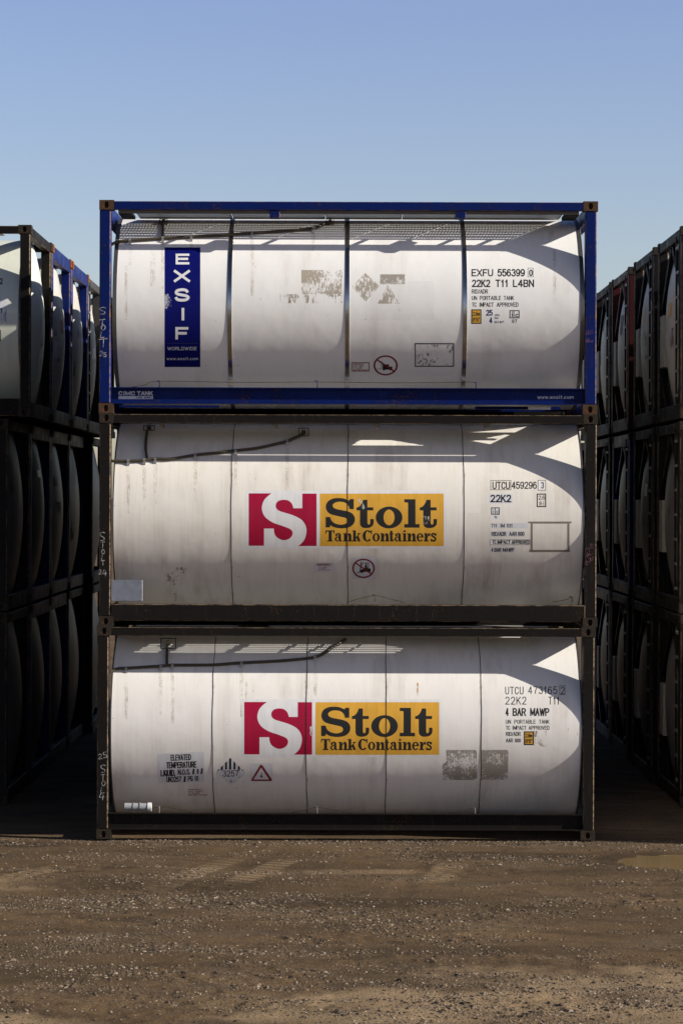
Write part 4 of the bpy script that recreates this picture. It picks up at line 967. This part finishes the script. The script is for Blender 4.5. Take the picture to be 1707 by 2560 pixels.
def end_label(tankobj, sgn, y0, y1, z0, z1, mat, name='end_label'):
    mb = MB(); ny, nz = 6, 6
    for j in range(nz+1):
        for i in range(ny+1):
            y, z = y0+(y1-y0)*i/ny, z0+(z1-z0)*j/nz
            rr = ((y-TY)**2+(z-TZ)**2)/TR**2
            mb.v.append((sgn*(TL+0.165*(1-rr)+0.003), y, z))
    for j in range(nz):
        for i in range(ny):
            a = j*(ny+1)+i; mb.f.append((a, a+1, a+ny+2, a+ny+1))
    mb.build(name, mat, tankobj)
random.seed(21)
M['placard'] = mat_plain('orange_placard_vinyl', (0.42, 0.10, 0.02), 0.5, 0, 0.3)
for side, i, t, tk in ROW_TANKS:
    sg = 1 if side == 'L' else -1
    if t == 0 or i > 3: continue
    yc = 0.55 if side == 'L' else 0.9
    for k in range(3 if t == 2 else 2):
        y0 = yc + random.uniform(-0.15, 0.75); z0 = random.uniform(0.75, 1.9); h = random.uniform(0.10, 0.32)
        end_label(tk, sg, y0, y0+random.uniform(0.18, 0.4), z0, z0+h, random.choice([M['label_white'], M['residue_ink'], M['residue_ink'], M['residue_grey']]))
    if t == 2 and i in (0, 1) and (side, i) != ('L', 0):
        y0 = yc + random.uniform(0.0, 0.5); z0 = random.uniform(1.2, 1.6)
        end_label(tk, sg, y0, y0+0.28, z0, z0+0.2, M['placard'] if side == 'L' else M['yellow'], 'end_placard')
lt = [tk for side, i, t, tk in ROW_TANKS if (side, i, t) == ('L', 0, 2)][0]
BL = Barrel(lt.parent.location)
decal('number_label', lt, BL, [[rect(-8, 691, 10, 714)]], M['white_vinyl'], 0.0012)
lettering('number_lettering', lt, BL, [('2', 0, 695, 8, 711)], M['ink'], 0.0025, 0.17)
decal('data_label', lt, BL, [[rect(-20, 748, 20, 807)]], M['label_white'], 0.0012)
decal('data_print', lt, BL, [[rect(-18, 770, 17, 804)]], M['residue_ink'], 0.0025)
decal('data_frame', lt, BL, [frame_poly(-30, 825, 3, 853, 2.2)], M['ink'], 0.0025)

# ------------------------------------------------------------------ ground
def gh(x, y):
    z = 0.030*noise.noise(Vector((x*0.33, y*0.55, 1.7))) + 0.016*noise.noise(Vector((x*1.1, y*1.5, 4.2)))
    r = noise.noise(Vector((x*0.5, y*0.5, 9.1)))
    ch = max(0.0, min(1.0, 0.35 + 1.6*noise.noise(Vector((x*0.5, y*1.3, 12.3)))))      # churned soil here, packed soil there
    z += 0.010*noise.noise(Vector((x*5, y*5, 2.0)))*(0.4+ch) + 0.013*ch*noise.noise(Vector((x*11, y*11, 7.0)))
    w = max(0.0, min(1.0, (y+0.9)/0.9))                       # flat where the stacks stand
    z = z*(1-0.75*w) - 0.022*w
    # tyre ruts
    for x0, sl_ in ((-1.9, 0.28), (-1.35, 0.28), (0.75, 0.12)):
        d = abs(x - (x0 + sl_*(y+3.0)))
        if d < 0.16: z -= 0.012*(1-(d/0.16)**2)*max(0.0, min(1.0, (y+5.2)/1.0))*(1-w)*(0.7+0.3*math.sin(y*42+x*18))
    e = ((x-4.12)/0.98)**2 + ((y+1.58)/0.62)**2 + 0.22*noise.noise(Vector((x*2.2, y*2.2, 0.3)))
    if e < 1.9: z -= 0.075*(1-e/1.9)**0.8
    return z
def axis(lo, hi, st, far):
    a = []; x = lo
    while x <= hi+1e-6: a.append(x); x += st
    neg, pos = [], []; d = st
    p, q = lo, hi
    while q < far:
        d *= 1.45; q += d; pos.append(q); p -= d; neg.append(p)
    return neg[::-1] + a + pos
xs, ys = axis(-4.7, 4.9, 0.03, 2500), axis(-10.6, 0.6, 0.03, 2500)
verts = []
for y in ys:
    for x in xs:
        if -6 < x < 6 and -13 < y < 3: z = gh(x, y)
        else: z = -0.012
        verts.append((x, y, z))
nxg = len(xs)
faces = [(j*nxg+i, j*nxg+i+1, (j+1)*nxg+i+1, (j+1)*nxg+i) for j in range(len(ys)-1) for i in range(nxg-1)]
me = bpy.data.meshes.new('ground'); me.from_pydata(verts, [], faces); me.update(); me.shade_smooth()
# dry sandy soil pressed flat by tyres and left in drifts
at = me.attributes.new('dry_soil', 'FLOAT', 'POINT'); vals = []
for x, y, z in verts:
    a = 0.0
    if -6 < x < 6 and -13 < y < 3:
        nz = noise.noise(Vector((x*1.3, y*2.0, 5.5))); nf = noise.noise(Vector((x*6, y*6, 1.5)))
        for x0, sl_, ya, yb in ((-1.75, 0.34, -3.9, -1.4), (-1.05, 0.34, -3.6, -1.5), (1.05, 0.2, -3.4, -1.7), (-3.6, 0.5, -4.2, -2.0)):
            d = abs(x - (x0 + sl_*(y+3.0)))
            e = min(1, max(0, (y-ya)/0.5))*min(1, max(0, (yb-y)/0.5))
            if d < 0.2: a = max(a, e*(0.75+0.5*nz)*(0.55+0.45*math.sin(y*38+x*20))*min(1, (0.2-d)/0.05))
        for cx, cy, rx, ry, k in ((3.2, -8.7, 2.2, 1.0, 1.0), (1.6, -9.7, 2.6, 0.8, 1.0), (-3.4, -10.2, 1.4, 0.5, 0.9), (2.9, -10.2, 2.4, 0.6, 0.9), (-3.9, -3.4, 0.9, 0.5, 0.6), (0.2, -2.5, 1.2, 0.2, 0.5)):
            q = ((x-cx)/rx)**2 + ((y-cy)/ry)**2
            a = max(a, k*max(0, min(1, 1.25 - q + 1.0*nz + 0.4*nf)))
    vals.append(a)
at.data.foreach_set('value', vals)
at = me.attributes.new('wet_soil', 'FLOAT', 'POINT'); vals = []
for x, y, z in verts:                                   # ground that is still soaked round the puddle and in a few hollows
    a = 0.0
    if -6 < x < 6 and -13 < y < 3:
        nz = noise.noise(Vector((x*1.6, y*2.4, 15.5)))
        for cx, cy, rx, ry, k in ((4.12, -1.58, 1.7, 1.05, 1.0), (-3.9, -0.35, 0.9, 0.35, 0.9), (1.9, -1.25, 1.6, 0.4, 0.7), (-0.2, -4.6, 1.8, 0.35, 0.8), (-2.3, -3.4, 1.7, 0.4, 0.6), (-3.2, -8.4, 1.3, 0.5, 0.7), (1.3, -7.1, 1.4, 0.3, 0.6)):
            q = ((x-cx)/rx)**2 + ((y-cy)/ry)**2
            a = max(a, k*max(0, min(1, 1.6*(1.05 - q) + 0.9*nz)))
    vals.append(a)
at.data.foreach_set('value', vals)
m, n, l, b = mk('packed_dirt_and_gravel'); co = objco(n)
big = tex_noise(n, l, co, 1.0, 5, 0.6, (0.32, 0.62, 1)); med = tex_noise(n, l, co, 1.0, 6, 0.65, (1.3, 2.6, 1))
fine = tex_noise(n, l, co, 38, 5, 0.7); grit = tex_noise(n, l, co, 130, 3, 0.6); pat = tex_noise(n, l, co, 1.0, 4, 0.55, (0.55, 1.3, 1))
dirt = ramp(n, l, big, [(0.30, (0.056, 0.036, 0.021)), (0.46, (0.088, 0.057, 0.032)), (0.58, (0.125, 0.081, 0.046)), (0.72, (0.175, 0.116, 0.068))])
band = tex_noise(n, l, co, 1.0, 4, 0.6, (0.16, 1.25, 1))
dirt = mixc(n, l, rampv(n, l, band, 0.42, 0.60, 0, 0.55), dirt, (0.125, 0.084, 0.05))
att = n.new('ShaderNodeAttribute'); att.attribute_name = 'dry_soil'
damp = mixc(n, l, rampv(n, l, med, 0.49, 0.64, 0, 0.8), dirt, (0.042, 0.028, 0.018))
damp = mixc(n, l, mathn(n, l, 'MULTIPLY', att.outputs['Fac'], 0.85), damp, (0.34, 0.25, 0.168))
grey = mixc(n, l, rampv(n, l, pat, 0.55, 0.68, 0, 0.45), damp, (0.13, 0.103, 0.082))
gr1 = mixc(n, l, rampv(n, l, fine, 0.52, 0.74, 0, 0.6), grey, (0.20, 0.15, 0.10))
gr2 = mixc(n, l, rampv(n, l, fine, 0.49, 0.33, 0, 0.75), gr1, (0.035, 0.023, 0.014))
gr3 = mixc(n, l, rampv(n, l, grit, 0.62, 0.72, 0, 0.4), gr2, (0.28, 0.22, 0.16))
wa = n.new('ShaderNodeAttribute'); wa.attribute_name = 'wet_soil'
gr3 = mixc(n, l, mathn(n, l, 'MULTIPLY', wa.outputs['Fac'], 0.75), gr3, (0.034, 0.022, 0.014))
warm = n.new('ShaderNodeMix'); warm.data_type = 'RGBA'; warm.blend_type = 'MULTIPLY'; warm.inputs[0].default_value = 1.0; warm.inputs[7].default_value = (1.0, 0.945, 0.82, 1)
l.new(gr3, warm.inputs[6]); l.new(warm.outputs[2], b.inputs['Base Color']); b.inputs['Roughness'].default_value = 0.95; b.inputs['Specular IOR Level'].default_value = 0.2
bh = n.new('ShaderNodeMath'); bh.operation = 'MULTIPLY_ADD'; bh.inputs[1].default_value = 0.35; l.new(grit, bh.inputs[0]); l.new(fine, bh.inputs[2])
bump(n, l, b, bh.outputs[0], 0.018, 1.0)
me.materials.append(m)
tag(put('ground', me), kind='structure')

# muddy puddle
mb = MB(); K = 64; ring = []
for i in range(K):
    t = 2*math.pi*i/K; k = 1.35 + 0.05*math.sin(3*t+1)
    ring.append((4.12+0.98*k*math.cos(t), -1.58+0.62*k*math.sin(t), -0.034))
mb.v = ring; mb.f = [tuple(range(K))]
m, n, l, b = mk('muddy_water'); co = objco(n)
t = tex_noise(n, l, co, 1.4, 3, 0.5)
l.new(ramp(n, l, t, [(0.3, (0.185, 0.125, 0.06)), (0.7, (0.235, 0.16, 0.078))]), b.inputs['Base Color'])
b.inputs['Roughness'].default_value = 0.06; b.inputs['IOR'].default_value = 1.33
tag(mb.build('puddle', m), kind='structure')

# loose stones
random.seed(11)
sv, sf = [], []
clods = ([], [])
def stone(x, y, r, clod=False):
    sv, sf = clods if clod else (globals()['sv'], globals()['sf'])
    z = gh(x, y); n0 = len(sv)
    K = 5; a0 = random.random()*6.28; fl = random.uniform(0.5, 0.85); el2 = random.uniform(0.75, 1.35)
    rot = random.random()*3.14; cr, sr = math.cos(rot), math.sin(rot)
    for lev, (rr, hh) in enumerate(((0.8, -0.35), (1.0, 0.15), (0.55, 0.75))):
        for j in range(K):
            t = a0 + 6.283*j/K + lev*0.5; q = r*rr*random.uniform(0.75, 1.2)
            px_, py_ = q*math.cos(t)*el2, q*math.sin(t)/el2
            sv.append((x+px_*cr-py_*sr, y+px_*sr+py_*cr, z + r*fl*hh*random.uniform(0.8, 1.2)))
    for lev in range(2):
        for j in range(K):
            a, b_ = n0+lev*K+j, n0+lev*K+(j+1) % K
            sf.append((a, b_, b_+K, a+K))
    sf.append(tuple(n0+2*K+j for j in range(K)))
cnt = 0
while cnt < 60000:
    y = random.uniform(-10.5, 0.15); d = CAM_D + y
    x = random.uniform(-1, 1)*(d*0.1412+0.35)
    p = 0.30 + 0.9*noise.noise(Vector((x*0.45, y*1.0, 3.3))) + 0.9*noise.noise(Vector((x*1.5, y*3.8, 8.8)))
    if y > -0.45: p += 0.55
    if random.random() > max(0.07, p): continue
    if ((x-4.12)/1.25)**2 + ((y+1.58)/0.8)**2 < 1: continue
    if random.random() < 0.03*max(0.0, 0.4 + 1.5*noise.noise(Vector((x*0.5, y*1.3, 12.3)))):
        stone(x, y, random.uniform(0.010, 0.024), clod=True); cnt += 1; continue
    r = 0.0024 + 0.0035*random.random() + (0.012*random.random()**8) + (0.02*random.random() if random.random() < 0.006 else 0)
    stone(x, y, r*(1.0 + 0.25*max(0, p))); cnt += 1
me = bpy.data.meshes.new('gravel'); me.from_pydata(sv, [], sf); me.update()
m, n, l, b = mk('loose_gravel_stone')
gi = n.new('ShaderNodeNewGeometry')
l.new(ramp(n, l, gi.outputs['Random Per Island'], [(0.0, (0.03, 0.02, 0.013)), (0.45, (0.10, 0.068, 0.042)), (0.8, (0.20, 0.148, 0.10)), (1.0, (0.31, 0.245, 0.185))]), b.inputs['Base Color'])
b.inputs['Roughness'].default_value = 0.9
me.materials.append(m)
tag(put('gravel', me), kind='stuff')
me = bpy.data.meshes.new('soil_clods'); me.from_pydata(clods[0], [], clods[1]); me.update()
m, n, l, b = mk('dark_soil_clod'); gi = n.new('ShaderNodeNewGeometry')
l.new(ramp(n, l, gi.outputs['Random Per Island'], [(0.0, (0.028, 0.018, 0.011)), (1.0, (0.10, 0.066, 0.039))]), b.inputs['Base Color']); b.inputs['Roughness'].default_value = 0.95
me.materials.append(m)
tag(put('soil_clods', me), kind='stuff')
